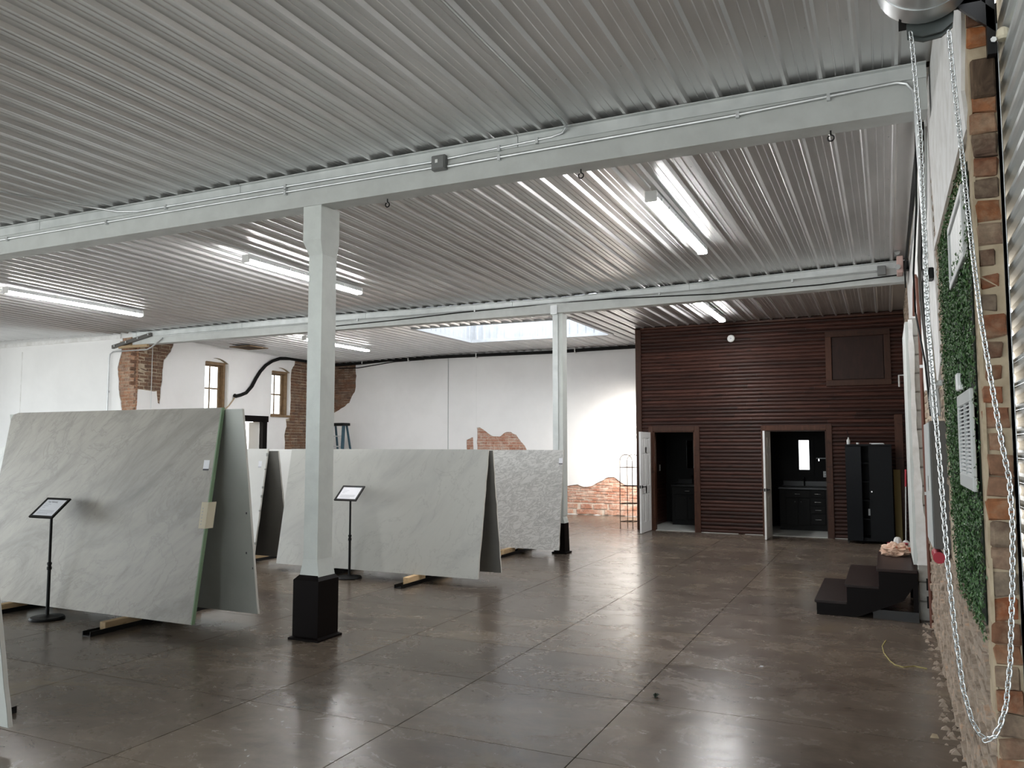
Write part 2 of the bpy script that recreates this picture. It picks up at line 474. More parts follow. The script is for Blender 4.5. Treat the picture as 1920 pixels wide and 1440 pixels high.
def sheet(ka, kb, ya, yb):
    prof = []
    if ka == 0: prof.append((XR + .02, 0))
    for k in range(ka, kb):
        prof += [(ribx(k) + dx, dz) for dx, dz in CELL]
    prof.append((ribx(kb), 0))
    rows = 3 if yb - ya > 4 else 2
    vs_, fs_ = [], []
    for r_ in range(rows):
        y = ya + (yb - ya) * r_ / (rows - 1)
        vs_ += [(x, y, zc(x, y) + RH + dz) for x, dz in prof]
    n = len(prof)
    for r_ in range(rows - 1):
        fs_ += [(r_ * n + i, r_ * n + i + 1, (r_ + 1) * n + i + 1, (r_ + 1) * n + i) for i in range(n - 1)]
    o = obj('ceiling_sheet', MB().add(vs_, fs_), M['sheet'], ceiling)
kmaxF = int((RIB0 - XF) / PITCH) + 1; kmaxB = int((RIB0 - XL) / PITCH) + 1
def split(a, b, n=4):
    return [(k, min(k + n, b)) for k in range(a, b, n)]
for a, b in split(0, kmaxF): sheet(a, b, YF, 6.03)
for a, b in split(0, kmaxF): sheet(a, b, 6.12, 12.46)
for a, b in split(0, k0): sheet(a, b, 12.55, YB)
for a, b in split(k0, k1): sheet(a, b, 12.55, SKY0); sheet(a, b, SKY1, YB)
for a, b in split(k1, kmaxB): sheet(a, b, 12.55, YB)
sc = MB()
for yy in (1.2, 2.6, 4.0, 5.2, 7.4, 8.6, 9.8, 11.0, 12.0, 13.6, 18.4):
    for k in range(0, 62):
        x = ribx(k) - .085; z = zc(x, yy) + RH
        sc.add([(x - .006, yy - .006, z - .001), (x + .006, yy - .006, z - .001), (x + .006, yy + .006, z - .001), (x - .006, yy + .006, z - .001), (x, yy, z - .008)], [(0, 1, 4), (1, 2, 4), (2, 3, 4), (3, 0, 4)])
obj('screw_heads', sc, M['galv'], ceiling, kind='stuff')
# access hole in the ceiling near the left wall
obj('trim_1', MB().box(-14.62, 14.92, 4.205, -14.05, 15.5, 4.213), M['timber_dark'], kind='structure')
hf = MB().box(-14.66, 14.88, 4.195, -14.62, 15.54, 4.215).box(-14.05, 14.88, 4.195, -14.01, 15.54, 4.215).box(-14.62, 14.88, 4.195, -14.05, 14.92, 4.215).box(-14.62, 15.5, 4.195, -14.05, 15.54, 4.215)
obj('frame', hf, M['window_wood'], bpy.data.objects['trim_1'])

# ---- back wall
atB = lambda u, v, t: (u, YB + .02 * t, v)
midp = ragged([(-10.32, 1.2), (-10.52, 1.2), (-10.54, 1.92), (-10.34, 2.0), (-10.30, 1.2)], .07, .02, 1)
midp2 = ragged([(-10.21, 1.2), (-10.22, 2.26), (-10.12, 2.27), (-9.88, 2.11), (-9.71, 2.02), (-9.52, 2.01), (-9.39, 2.11), (-9.18, 2.13), (-9.03, 2.06), (-8.92, 1.92), (-8.74, 1.70), (-8.5, 1.2)], .07, .03, 2)
lowp = ragged([(-7.75, .005), (-7.75, .73), (-7.5, .74), (-7.28, .77), (-7.11, .71), (-6.92, .73), (-6.66, .86), (-6.53, .94), (-6.32, .98), (-6.18, .89), (-6.04, .80), (-5.67, .76), (-4.86, .74), (-4.86, .005)], .07, .03, 3)
cornp = ragged([(-14.96, 2.80), (-15.14, 2.72), (-15.14, 4.27), (-14.30, 4.27), (-14.27, 3.84), (-14.32, 3.36), (-14.51, 3.04)], .07, .03, 4)
wb = MB().holed([(XL - .4, 0), (XR + .3, 0), (XR + .3, 4.9), (XL - .4, 4.9)], [midp[::-1], midp2[::-1], lowp[::-1], cornp[::-1]], atB)
wall_back = obj('wall_back', wb, M['plaster'], kind='structure')
obj('masonry_core', B(XL - .4, YB + .03, 0, XR + .4, YB + .35, 4.95), M['mortar_white'], wall_back)
bk = [brick_mesh('brick', .205, .062, .05, M['brick_pale'], i) for i in range(4)]
bk2 = [brick_mesh('brick', .222, .070, .05, M['brick'], i + 9, .005) for i in range(4)]
bk3 = [brick_mesh('brick', .205, .063, .05, M['brick_orange'], i + 29, .005) for i in range(4)]
def fill_wall(poly, place, meshes, parent, cl=.215, ch=.075, zmin=0, ragged_=0, maxn=300):
    us = [p[0] for p in poly]; vs_ = [p[1] for p in poly]; n = 0
    r_ = int(max(zmin, min(vs_)) / ch)
    while r_ * ch < max(vs_):
        z = (r_ + .5) * ch; u = min(us) - cl + (cl / 2 if r_ % 2 else 0)
        while u < max(us) + cl:
            hit = any(inside((u + du, z + dz), poly) for du in (-.09, 0, .09) for dz in (-.025, .025))
            if hit and n < maxn: place(random.choice(meshes), u, z); n += 1
            u += cl
        r_ += 1
    return n
def pb(me, u, z): brick_obj(me, wall_back, (u, YB + .045 - random.uniform(-.006, .006), z))
fill_wall(midp2, pb, bk, wall_back, zmin=1.6); fill_wall(midp, pb, bk, wall_back, zmin=1.6)
fill_wall([(-7.75, .30), (-7.75, .8), (-6.5, 1.0), (-6.0, .85), (-4.86, .76), (-4.86, .30)], pb, bk, wall_back, zmin=.3)
fill_wall(cornp, lambda me, u, z: brick_obj(me, wall_back, (u, YB + .045, z)), bk2, wall_back)
for x in (-7.6, -7.2, -6.85, -6.45, -6.1, -5.75, -5.35, -5.0):   # rough footing stones under the bricks
    for z in (.075, .215):
        me = random.choice(bk)
        sx_ = random.uniform(1.5, 1.95); brick_obj(bk[0], wall_back, (x + random.uniform(-.06, .06) + (.17 if z > .1 else 0), YB + .04, z), (0, random.uniform(-.06, .06), 0), (sx_, 1, random.uniform(1.7, 2.1)))
obj('seam_pipe', MB().tube([(-11.12, YB - .01, 1.3), (-11.13, YB - .01, 4.25)], .012, 6), M['pale_grey'], wall_back)
obj('plaster_edge', MB().box(-10.27, YB - .004, 1.2, -10.235, YB + .005, 4.28), M['plaster'], wall_back)

# ---- left wall of the rear part
atL = lambda u, v, t: (XL - .02 * t, u, v)
def arch(y0, y1, z0, z1, rise):
    pts = [(y0, z0), (y1, z0), (y1, z1)]
    for i in range(1, 8):
        a = i / 8; pts.append((y1 + (y0 - y1) * a, z1 + rise * 4 * a * (1 - a)))
    pts.append((y0, z1)); return pts
WIN = [(14.60, 15.38, 2.58, 3.84, .12), (16.96, 17.72, 2.58, 3.80, .12)]
doorh = [(15.93, 0.0), (16.70, 0.0), (16.70, 2.42), (15.93, 2.42)]
brB = ragged([(19.58, 4.27), (17.90, 4.27), (17.88, 4.05), (17.76, 3.90), (17.73, 3.6), (17.74, 2.56), (17.56, 2.50), (17.60, 2.30), (17.52, 2.05), (17.55, 1.6), (17.5, 1.2), (19.58, 1.2)], .08, .03, 5)
brA = ragged([(12.61, 4.22), (13.62, 4.18), (13.54, 3.96), (13.36, 3.75), (13.33, 3.44), (13.30, 3.1), (13.28, 2.72), (13.22, 2.75), (13.18, 3.02), (12.68, 3.03), (12.64, 2.4), (12.601, 2.4)], .07, .025, 6, False)
holes = [arch(*w_)[::-1] for w_ in WIN] + [brB[::-1]]
wl = MB().holed([(12.6, 0), (15.93, 0), (15.93, 2.42), (16.70, 2.42), (16.70, 0), (YB, 0), (YB, 4.9), (12.6, 4.9)] + brA + [(12.6, 2.4)], holes, atL)
wall_left = obj('wall_left', wl, M['plaster'], kind='structure')
core = MB().holed([(12.62, 0), (15.93, 0), (15.93, 2.42), (16.70, 2.42), (16.70, 0), (YB, 0), (YB, 4.95), (12.62, 4.95)], [arch(*w_)[::-1] for w_ in WIN], lambda u, v, t: (XL - .03 - .35 * t, u, v))
obj('masonry_core', core, M['mortar'], wall_left)
def pl(me, u, z):
    if 2.5 < z < 3.95 and u > 16: u = max(u, 17.862)
    brick_obj(me, wall_left, (XL - .045 + random.uniform(-.005, .006), u, z), (0, 0, R(90)))
fill_wall([(min(u, 18.75), v) for u, v in brB], pl, bk2, wall_left, .234, .082, zmin=1.7, maxn=215)
fill_wall(brA + [(12.6, 2.4)], pl, bk2, wall_left, .234, .082, zmin=2.5, maxn=84)
for i, (a, b, z0, z1, rise) in enumerate(WIN):
    # plastered reveal
    rv = MB().box(XL - .36, a - .001, z0, XL - .021, a + .012, z1).box(XL - .36, b - .012, z0, XL - .021, b + .001, z1)
    wn = obj('window_%d' % (i + 1), rv, M['plaster'], kind='structure')
    fx0, fx1 = XL - .30, XL - .10
    zt = z1 + rise * .25
    fr = MB().box(fx0, b - .075, z0, fx1, b - .012, zt).box(fx0, a + .012, z0, fx1, a + .06, zt).box(fx0, a + .06, zt - .07, fx1, b - .075, zt)
    obj('frame', fr, M['window_wood'], wn, bevel=.004)
    obj('sill', B(XL - .33, a - .02, z0 - .03, XL + .03, b + .02, z0 + .03), M['window_wood'], wn, bevel=.004)
    obj('head_panel', B(XL - .14, a + .012, zt, XL - .10, b - .012, z1 + rise + .05), M['plaster'], wn)
    y0, y1 = a + .06, b - .075
    sx0, sx1 = XL - .26, XL - .22
    sash = MB().box(sx0, y0, z0 + .03, sx1, y0 + .04, zt - .07).box(sx0, y1 - .04, z0 + .03, sx1, y1, zt - .07)
    zm = (z0 + zt - .04) / 2
    for z in (z0 + .03, zm - .02, zt - .11): sash.box(sx0, y0 + .04, z, sx1, y1 - .04, z + .04)
    ym = (y0 + y1) / 2
    sa = obj('sash', sash, M['window_wood'], wn)
    obj('muntin', B(sx0 + .005, ym - .012, z0 + .07, sx1 - .005, ym + .012, zt - .11), M['window_wood'], sa)
    for za, zb in ((z0 + .07, zm - .02), (zm + .02, zt - .11)):
        for ya, yb in ((y0 + .04, ym - .012), (ym + .012, y1 - .04)):
            obj('pane', B(XL - .243, ya, za, XL - .239, yb, zb), M['glass'], sa)
# dark framed doorway with a door standing open outward
d3 = obj('door_1', MB().box(XL - .09, 16.64, 0, XL + .03, 16.80, 2.42).box(XL - .09, 15.85, 0, XL + .03, 15.96, 2.42), M['darkwood'], kind='structure', bevel=.004)
obj('head_casing', B(XL - .09, 15.80, 2.40, XL + .04, 16.84, 2.56), M['darkwood'], d3, bevel=.006)
lf = obj('leaf', B(XL - .46, 16.63, .02, XL - .10, 16.67, 2.40), M['pale_grey'], d3, bevel=.003)
obj('edge_strip', B(XL - .10, 16.625, .02, XL - .092, 16.67, 2.40), M['white'], lf)
obj('handle', MB().tube([(XL - .40, 16.63, 1.0), (XL - .40, 16.57, 1.0), (XL - .30, 16.57, 1.0)], .012, 6), M['chrome'], lf)

# ---- partition at beam line (left part)
atP = lambda u, v, t: (u, YP + .02 * t, v)
xr_ = XL - .021
endp = ragged([(XL - .02, 2.5), (-15.56, 2.5), (-15.60, 2.7), (-15.67, 2.98), (-15.70, 3.28), (-15.75, 3.53), (-15.64, 3.86), (-15.62, 4.20), (XL - .02, 4.20)], .07, .025, 8, False)
wp = MB().holed([(XF, 0), (xr_, 0)] + [(min(x, xr_), z) for x, z in endp] + [(xr_, 4.20), (xr_, 4.9), (XF, 4.9)], [], atP)
wall_part = obj('wall_partition', wp, M['plaster'], kind='structure')
obj('masonry_core', B(XF, YP + .03, 0, XL - .02, YP + .3, 4.95), M['mortar'], wall_part)
fill_wall(endp + [(xr_, 4.20)], lambda me, u, z: brick_obj(me, wall_part, (min(u, XL - .11), YP + .04, z)), bk3, wall_part, zmin=2.35)
obj('top_trim', B(XF, YP - .03, 4.19, -15.66, YP - .001, 4.285), M['rough_white'], wall_part)
obj('seam', B(-20.72, YP - .004, .3, -20.70, YP, 4.05), M['rough_white'], wall_part)
obj('seam', B(-19.12, YP - .004, .3, -19.09, YP, 4.05), M['rough_white'], wall_part)

# ---- shopfront behind the camera and far-left wall: window openings, glass, mullions
def opening_wall(name, u0, u1, ops, at, z1=4.9):
    hs = [[(a, za), (b, za), (b, zb), (a, zb)][::-1] for a, b, za, zb in ops]
    return obj(name, MB().holed([(u0, 0), (u1, 0), (u1, z1), (u0, z1)], hs, at), M['plaster'], kind='structure')
opsF = [(-20.2, -14.3, .3, 4.0), (-13.9, -7.6, .3, 4.0), (-7.2, -.9, .3, 4.0)]
wf = opening_wall('wall_front', XF - .2, XR + .3, opsF, lambda u, v, t: (u, YF - .3 * t, v))
opsS = [(-2.6, 3.4, .3, 4.0), (3.9, 10.4, .3, 4.0)]
ws = opening_wall('wall_side', YF, YP + .3, opsS, lambda u, v, t: (XF - .3 * t, u, v))
n_ = 3
for a, b, za, zb in opsF:
    mb = MB().box(a, YF - .2, za, b, YF - .12, za + .08).box(a, YF - .2, zb - .08, b, YF - .12, zb)
    for k in range(4): x = a + (b - a - .08) * k / 3; mb.box(x, YF - .2, za + .08, x + .08, YF - .12, zb - .08)
    o = obj('window_%d' % n_, mb, M['black'], kind='structure'); n_ += 1
    obj('pane', B(a, YF - .165, za, b, YF - .155, zb), M['glass'], o)
    portal(((a + b) / 2, YF - .32, (za + zb) / 2), (R(90), 0, 0), b - a, zb - za)
for a, b, za, zb in opsS:
    mb = MB().box(XF - .2, a, za, XF - .12, b, za + .08).box(XF - .2, a, zb - .08, XF - .12, b, zb)
    for k in range(4): y = a + (b - a - .08) * k / 3; mb.box(XF - .2, y, za + .08, XF - .12, y + .08, zb - .08)
    o = obj('window_%d' % n_, mb, M['black'], kind='structure'); n_ += 1
    obj('pane', B(XF - .165, a, za, XF - .155, b, zb), M['glass'], o)
    portal((XF - .32, (a + b) / 2, (za + zb) / 2), (R(90), 0, R(-90)), b - a, zb - za)
for a, b, z0, z1, rise in WIN: portal((XL - .40, (a + b) / 2, (z0 + z1) / 2 + .05), (R(90), 0, R(-90)), b - a, z1 - z0 + .1)
portal((XL - .42, 16.1, 1.25), (R(90), 0, R(-90)), .6, 2.3)

# ---- right wall
YJ = 3.71
rw = MB().box(XR, YJ + .03, 0, XR + .085, YB + .3, 4.95)
rw.box(XR, YF - .3, 3.95, XR + .085, YJ + .03, 4.95).box(XR, YF - .3, 0, XR + .085, .25, 3.95)
wall_right = obj('wall_right', rw, M['mortar'], kind='structure')
bj = [brick_mesh('brick', .092, .068, .06, M['brick_jamb'], 20 + i, .006) for i in range(6)]
z = .03; i = 0
rj = random.Random(5)
while z < 4.2:
    h = rj.uniform(.082, .098)
    if 3.20 < z < 3.36:   # dark timber lintel end
        obj('timber_block', B(.358, YJ - .035, z - .035, .446, YJ + .03, z + .13), M['timber_dark'], wall_right, bevel=.008); z += .185; continue
    me = bj[rj.randrange(6)]
    if 1.72 < z < 2.62 and i % 4: brick_obj(me, wall_right, (.392 + rj.uniform(-.006, .004), YJ + .018 + rj.uniform(-.01, .006), z + h / 2), (0, rj.uniform(-.08, .08), 0), (rj.uniform(.55, .8), 1, (h - .03) / .068)); z += h; i += 1; continue
    brick_obj(me, wall_right, (.401 + rj.uniform(-.006, .004), YJ + .012 + rj.uniform(-.014, .008), z + h / 2), (0, rj.uniform(-.05, .05), rj.uniform(-.06, .06)), (rj.uniform(.93, 1.04), 1, (h - .008) / .068))
    z += h; i += 1
obj('mortar_bed', MB().box(.352, YJ - .004, 0, .447, YJ + .03, 4.3), M['mortar_pale'], wall_right)
# rough mortar edge facing the room
me_ = MB().holed(ragged([(3.70, .75), (3.86, .75), (3.90, 1.4), (3.86, 2.0), (3.83, 2.7), (3.80, 3.15), (3.70, 3.2)], .06, .03, 12), [], lambda u, v, t: (XR - .012 * t, u, v))
obj('mortar_edge', me_, M['mortar_pale'], wall_right)
# plaster that is left on the wall
pA = ragged([(3.80, 3.12), (6.1, 3.2), (6.25, 3.5), (6.45, 3.9), (6.5, 4.37), (3.78, 4.37), (3.80, 3.6), (3.95, 3.35)], .09, .02, 13)
pB = ragged([(6.62, 4.35), (6.45, 3.3), (6.28, 2.75), (6.2, 2.35), (6.6, 2.2), (7.6, 2.3), (8.8, 2.3), (9.4, 3.05), (10.9, 3.05), (11.0, 2.0), (12.8, 2.2), (13.3, 3.2), (12.9, 3.6), (13.4, 4.3)], .1, .03, 14)
for pp in (pA, pB):
    obj('plaster', MB().holed(pp, [], lambda u, v, t: (XR - .016 * t, u, v)), M['rough_white'], wall_right)
obj('plaster_lip', B(3.9 * 0 + XR - .03, 4.0, 3.11, XR - .014, 6.1, 3.17), M['rough_white'], wall_right)
# eroded brick face low on the wall and between the fittings
eb = MB(); rr = random.Random(11)
for r_ in range(0, 58):
    zz = .02 + r_ * .075
    y = 3.72 + (.1 if r_ % 2 else 0)
    while y < 16.6:
        L = rr.uniform(.17, .23)
        ok = (zz < 1.02 or y > 5.9)
        if ok and not (9.25 < y < 10.95 and zz < 3.1):
            d = rr.uniform(.004, .028) if zz < 1.02 else rr.uniform(.002, .009); j = lambda: rr.uniform(-.006, .006)
            x0 = XR + .01; x1 = XR - d
            eb.add([(x0, y, zz), (x0, y + L - .014, zz), (x0, y + L - .014, zz + .062), (x0, y, zz + .062),
                    (x1 + j(), y + .008 + j(), zz + .008 + j()), (x1 + j(), y + L - .022 + j(), zz + .008 + j()), (x1 + j(), y + L - .022 + j(), zz + .054 + j()), (x1 + j(), y + .008 + j(), zz + .054 + j())],
                   [(4, 5, 6, 7), (0, 1, 5, 4), (1, 2, 6, 5), (2, 3, 7, 6), (3, 0, 4, 7)])
        y += L
obj('brick_facing', eb, M['eroded'], wall_right, kind='stuff')
# rubble line at the floor edge
rb = MB()
for k in range(120):
    y = rr.uniform(3.9, 9.2); s_ = rr.uniform(.008, .03); x = XR - rr.uniform(.0, .10) ; z = 0
    rb.add([(x - s_, y - s_, z), (x + s_, y - s_ * .8, z), (x + s_ * .9, y + s_, z), (x - s_ * .7, y + s_ * .9, z), (x + rr.uniform(-.5, .5) * s_, y, z + s_ * rr.uniform(.7, 1.3))], [(0, 1, 4), (1, 2, 4), (2, 3, 4), (3, 0, 4), (3, 2, 1, 0)])
tag(obj('rubble', rb, M['rubble']), 'crumbled mortar rubble along the foot of the brick wall', 'rubble', kind='stuff')

# block pier beside the steps, with white casing on its room side
PX, PY0, PY1 = .235, 9.32, 10.75
pier = obj('trim_2', B(PX + .03, PY0 + .05, 0, XR, PY1, 3.12), M['mortar_white'], kind='structure')
bm_b = brick_mesh('concrete_block', .115, .185, .1, M['cmu'], 40, .003)
z = .0
for k in range(16):
    o = bpy.data.objects.new('concrete_block', bm_b); o.parent = pier; o.location = (.300, PY0 + .05, .097 + k * .195); COL.objects.link(o)
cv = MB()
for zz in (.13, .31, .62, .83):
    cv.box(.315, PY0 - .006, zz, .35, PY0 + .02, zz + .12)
obj('core_shade', cv, M['black_matte'], pier)  # black boxes on the block face stand for shade in open cores
smear = MB().holed(ragged([(.236, .56), (.236, 3.1), (.275, 3.1), (.285, 2.6), (.280, 2.0), (.300, 1.6), (.315, 1.1), (.335, .9), (.345, .56)], .05, .012, 17), [], lambda u, v, t: (u, PY0 - .008 * t, v))
obj('white_smear', smear, M['rough_white'], pier)
obj('casing_board', B(.205, PY0 + .01, .56, .245, PY1, 3.08), M['white_paint'], pier, bevel=.003)

# ---- timber wall of the washrooms
X0, X1 = -4.83, XR - .01
ZW = 4.30
D1 = (-4.48, -3.615, 2.075); D2 = (-2.18, -1.07, 2.075)
H0, H1, HZ0, HZ1 = -1.04, .11, 2.925, 3.99
tw = MB().holed([(X0, 0), (D1[0], 0), (D1[0], D1[2]), (D1[1], D1[2]), (D1[1], 0), (D2[0], 0), (D2[0], D2[2]), (D2[1], D2[2]), (D2[1], 0), (X1, 0), (X1, ZW), (X0, ZW)], [], lambda u, v, t: (u, YW + .02 + .1 * t, v))
wall_t = obj('wall_timber', tw, M['redwood'], kind='structure')
obj('side_wall', B(X0, YW + .12, 0, X0 + .1, YB - .01, ZW), M['redwood'], wall_t)
bh = .0735; nrow = int(ZW / bh)
for r_ in range(nrow + 1):
    za, zb = r_ * bh, min(ZW + .03, (r_ + 1) * bh); zm = (za + zb) / 2
    segs = [(X0 + .10, X1)]
    def cut(segs, a, b):
        o_ = []
        for s0, s1 in segs:
            if b <= s0 or a >= s1: o_.append((s0, s1))
            else:
                if a > s0: o_.append((s0, a))
                if b < s1: o_.append((b, s1))
        return o_
    if zm < 2.17: segs = cut(cut(segs, D1[0] - .05, D1[1] + .09), D2[0] - .09, D2[1] + .09)
    if HZ0 < zm < HZ1: segs = cut(segs, H0, H1)
    # butt joints
    out2 = []
    for s0, s1 in segs:
        c = s0
        while s1 - c > 2.6:
            L = random.uniform(1.3, 2.4); out2.append((c, c + L - .002)); c += L
        out2.append((c, s1))
    for s0, s1 in out2:
        if s1 - s0 < .02: continue
        prof = [(0, za + .002), (-.010, za + .006), (-.020, za + .022), (-.022, za + .040), (-.016, za + .058), (-.004, zb - .002), (0, zb - .002)]
        mb = MB().prism(prof, 0, lambda u, v, t: (s0 + (s1 - s0) * t, YW + .02 + u, v))
        obj('board', mb, M['redwood'], wall_t)
obj('corner_board', B(X0 - .02, YW - .03, 0, X0 + .10, YW + .12, ZW), M['casing'], wall_t, bevel=.004)
obj('top_strip', B(X0, YW - .03, ZW - .045, X1, YW, ZW - .02), M['casing'], wall_t)
obj('strip', B(.13, YW - .04, 0, .27, YW - .012, 2.36), M['casing'], wall_t, bevel=.003)
# hatch high on the timber wall
for nm, a in (('hatch_frame', (H0, YW - .03, HZ1 - .11, H1, YW + .015, HZ1)), ('hatch_frame', (H0, YW - .03, HZ0, H1, YW + .015, HZ0 + .11)), ('hatch_frame', (H0, YW - .029, HZ0 + .11, H0 + .11, YW + .015, HZ1 - .11)), ('hatch_frame', (H1 - .11, YW - .029, HZ0 + .11, H1, YW + .015, HZ1 - .11))):
    obj(nm, B(*a), M['casing'], wall_t, bevel=.004)
obj('hatch_panel', B(H0 + .125, YW - .008, HZ0 + .125, H1 - .125, YW + .015, HZ1 - .125), M['hatch'], wall_t, bevel=.003)

# washroom shells behind the openings
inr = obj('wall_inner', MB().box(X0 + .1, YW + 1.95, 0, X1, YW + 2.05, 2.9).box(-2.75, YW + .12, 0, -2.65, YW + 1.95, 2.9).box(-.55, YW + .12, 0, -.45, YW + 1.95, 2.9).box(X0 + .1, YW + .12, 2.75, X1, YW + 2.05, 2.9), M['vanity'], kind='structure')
def inner_boards(x, ya, yb):
    mb = MB()
    for r_ in range(36): mb.box(x, ya, r_ * .075, x + .012, yb, r_ * .075 + .07)
    return mb
obj('lining_boards', inner_boards(X0 + .1, YW + .12, YW + 1.95), M['redwood'], inr, kind='stuff')
obj('lining_boards', MB().box(-2.765, YW + .13, 0, -2.751, YW + 1.95, 2.7), M['redwood'], inr)
fl2 = obj('floor_washroom', MB().box(X0 + .115, YW + .0, 0.001, -2.77, YW + 1.94, .012).box(-2.64, YW + .0, .001, -.56, YW + 1.94, .012), M['tile_floor'], kind='structure')

# washroom doors (open towards the room) and casings
def washroom_door(n, d, hx, y0):
    t = obj('door_%d' % n, MB().box(d[0] - .005, YW - .02, 0, d[0] + .02, YW + .12, d[2]).box(d[1] - .02, YW - .02, 0, d[1] + .005, YW + .12, d[2]).box(d[0], YW - .02, d[2] - .02, d[1], YW + .12, d[2] + .004), M['casing'], kind='structure')
    L, Rr, T = d[0] - .005, d[1] + .005, d[2]
    obj('casing', B(Rr, YW - .035, 0, Rr + .10, YW + .0, T + .10), M['casing'], t, bevel=.004)
    obj('casing', B(L - .10 if n == 3 else L - .10, YW - .035, 0, L, YW + .0, T + .10), M['casing'], t, bevel=.004)
    obj('casing', B(L, YW - .035, T, Rr, YW + .0, T + .10), M['casing'], t, bevel=.004)
    # leaf: thickness along X, runs from the hinge at YW forward
    x0, x1 = hx - .035, hx
    y1 = YW - .035
    lf = MB()
    lf.box(x0 + .008, y0, .012, x1 - .008, y1, 2.055)
    W_ = y1 - y0
    st = .11
    ya, yb, yc_, yd = y0 + st, y0 + W_ / 2 - .045, y0 + W_ / 2 + .045, y1 - st
    rails = [(.012, .22), (.80, .95), (1.62, 1.74), (1.93, 2.055)]
    for side in (0, 1):
        xa, xb = (x1 - .0085, x1) if side else (x0, x0 + .0085)
        lf.box(xa, y0, .012, xb, ya, 2.055).box(xa, yd, .012, xb, y1, 2.055).box(xa, yb, .22, xb, yc_, 1.93)
        for a, b in rails: lf.box(xa, ya, a, xb, yd, b)
    leaf = obj('leaf', lf, M['door_white'], t)
    for a, b in ((.22, .80), (.95, 1.62), (1.74, 1.93)):
        for u, v in ((ya, yb), (yc_, yd)):
            obj('raised_panel', B(x0 + .002, u + .025, a + .025, x1 - .002, v - .025, b - .025), M['door_white'], leaf, bevel=.006)
    kz = .94
    h = MB().tube([(x1, y0 + .065, kz), (x1 + .045, y0 + .065, kz)], .011, 8).tube([(x1 + .045, y0 + .05, kz), (x1 + .048, y0 + .17, kz)], .010, 8).tube([(x0, y0 + .065, kz), (x0 - .045, y0 + .065, kz)], .011, 8).tube([(x0 - .045, y0 + .05, kz), (x0 - .048, y0 + .17, kz)], .010, 8)
    h.tube([(x1 - .001, y0 + .065, kz), (x1 + .010, y0 + .065, kz)], .032, 14)
    obj('handle', h, M['black'], leaf, smooth=True)
    obj('latch_plate', B(x0 + .005, y0 - .002, kz - .03, x1 - .005, y0 + .002, kz + .03), M['black'], leaf)
    return t
washroom_door(2, D1, -4.535, YW - .80)
washroom_door(3, D2, -2.105, YW - .86)

# ---- beams and posts
def beam(y0, y1, xa, xb, zb_, name, label, n=30):
    t = thing(name, label, 'beam', ((xa + xb) / 2, y0, 4.06), kind='thing')
    mb = MB()
    xs_ = [xa + (xb - xa) * i / n for i in range(n + 1)]
    vs_ = []
    for x in xs_:
        zt = zc(x, (y0 + y1) / 2) - .095; zl = zb_(x)
        vs_ += [(x, y0, zl), (x, y1, zl), (x, y1, zt + .1), (x, y0, zt + .1)]
    fs_ = [(i * 4 + a, i * 4 + (a + 1) % 4, i * 4 + 4 + (a + 1) % 4, i * 4 + 4 + a) for i in range(n) for a in range(4)] + [(3, 2, 1, 0), (4 * n, 4 * n + 1, 4 * n + 2, 4 * n + 3)]
    obj('timber', mb.add(vs_, fs_), M['beam_paint'], t)
    # galvanised flashing pieces, butt jointed
    step = 3.05; x = xb
    while x > xa:
        e = max(xa, x - step + .006); k = 4
        vs_ = []
        for i in range(k + 1):
            xx = x + (e - x) * i / k; zt = zc(xx, y0)
            vs_ += [(xx, y0 - .002, zt - .105), (xx, y0 - .014, zt - .105), (xx, y0 - .014, zt - .018), (xx, y0 - .040, zt - .012), (xx, y0 - .040, zt - .004), (xx, y0 - .002, zt - .004)]
        m_ = 6
        fs_ = [(i * m_ + a, i * m_ + (a + 1) % m_, i * m_ + m_ + (a + 1) % m_, i * m_ + m_ + a) for i in range(k) for a in range(m_)] + [tuple(range(m_))[::-1], tuple(k * m_ + a for a in range(m_))]
        obj('flashing', MB().add(vs_, fs_), M['flash'], t); x -= step
    return t
beam1 = beam(5.97, 6.17, -20.9, XR - .04, lambda x: 4.06 if x > -4.9 else 4.062, 'ceiling_beam', 'long white beam crossing above the front column, nearest the camera')
beam2 = beam(12.40, 12.60, -15.05, XR - .04, lambda x: interp([(-14, 3.99), (-5, 4.0), (-2.2, 4.03), (.3, 4.08)], x), 'ceiling_beam', 'white beam over the rear column, second from the camera')

def frustum(mb, a, z0, b, z1):
    return mb.hexa([(a[0], a[2], z0), (a[1], a[2], z0), (a[1], a[3], z0), (a[0], a[3], z0), (b[0], b[2], z1), (b[1], b[2], z1), (b[1], b[3], z1), (b[0], b[3], z1)])
c1 = thing('column', 'white square timber column on a dark plinth beside the taupe slab', 'column', (-4.9, 6.15, 0), kind='thing')
sh = MB()
frustum(sh, (-5.0, -4.78, 6.03, 6.27), .575, (-4.97, -4.81, 6.045, 6.26), .73)
frustum(sh, (-4.97, -4.81, 6.045, 6.26), .73, (-4.972, -4.812, 6.045, 6.26), 3.60)
frustum(sh, (-4.972, -4.812, 6.045, 6.26), 3.60, (-4.995, -4.785, 5.98, 6.26), 3.73)
frustum(sh, (-4.995, -4.785, 5.98, 6.26), 3.73, (-4.995, -4.785, 5.98, 6.26), 4.065)
obj('shaft', sh, M['white_paint'], c1)
pl_ = MB(); frustum(pl_, (-5.047, -4.757, 6.0, 6.30), .0, (-5.047, -4.757, 6.0, 6.30), .54); frustum(pl_, (-5.047, -4.757, 6.0, 6.30), .54, (-5.0, -4.79, 6.03, 6.27), .585)
obj('plinth', pl_, M['darkwood'], c1)
fp = MB(); frustum(fp, (-5.075, -4.729, 5.972, 6.328), 0, (-5.075, -4.729, 5.972, 6.328), .018); frustum(fp, (-5.075, -4.729, 5.972, 6.328), .018, (-5.05, -4.754, 5.997, 6.303), .03)
obj('base_molding', fp, M['darkwood'], c1)
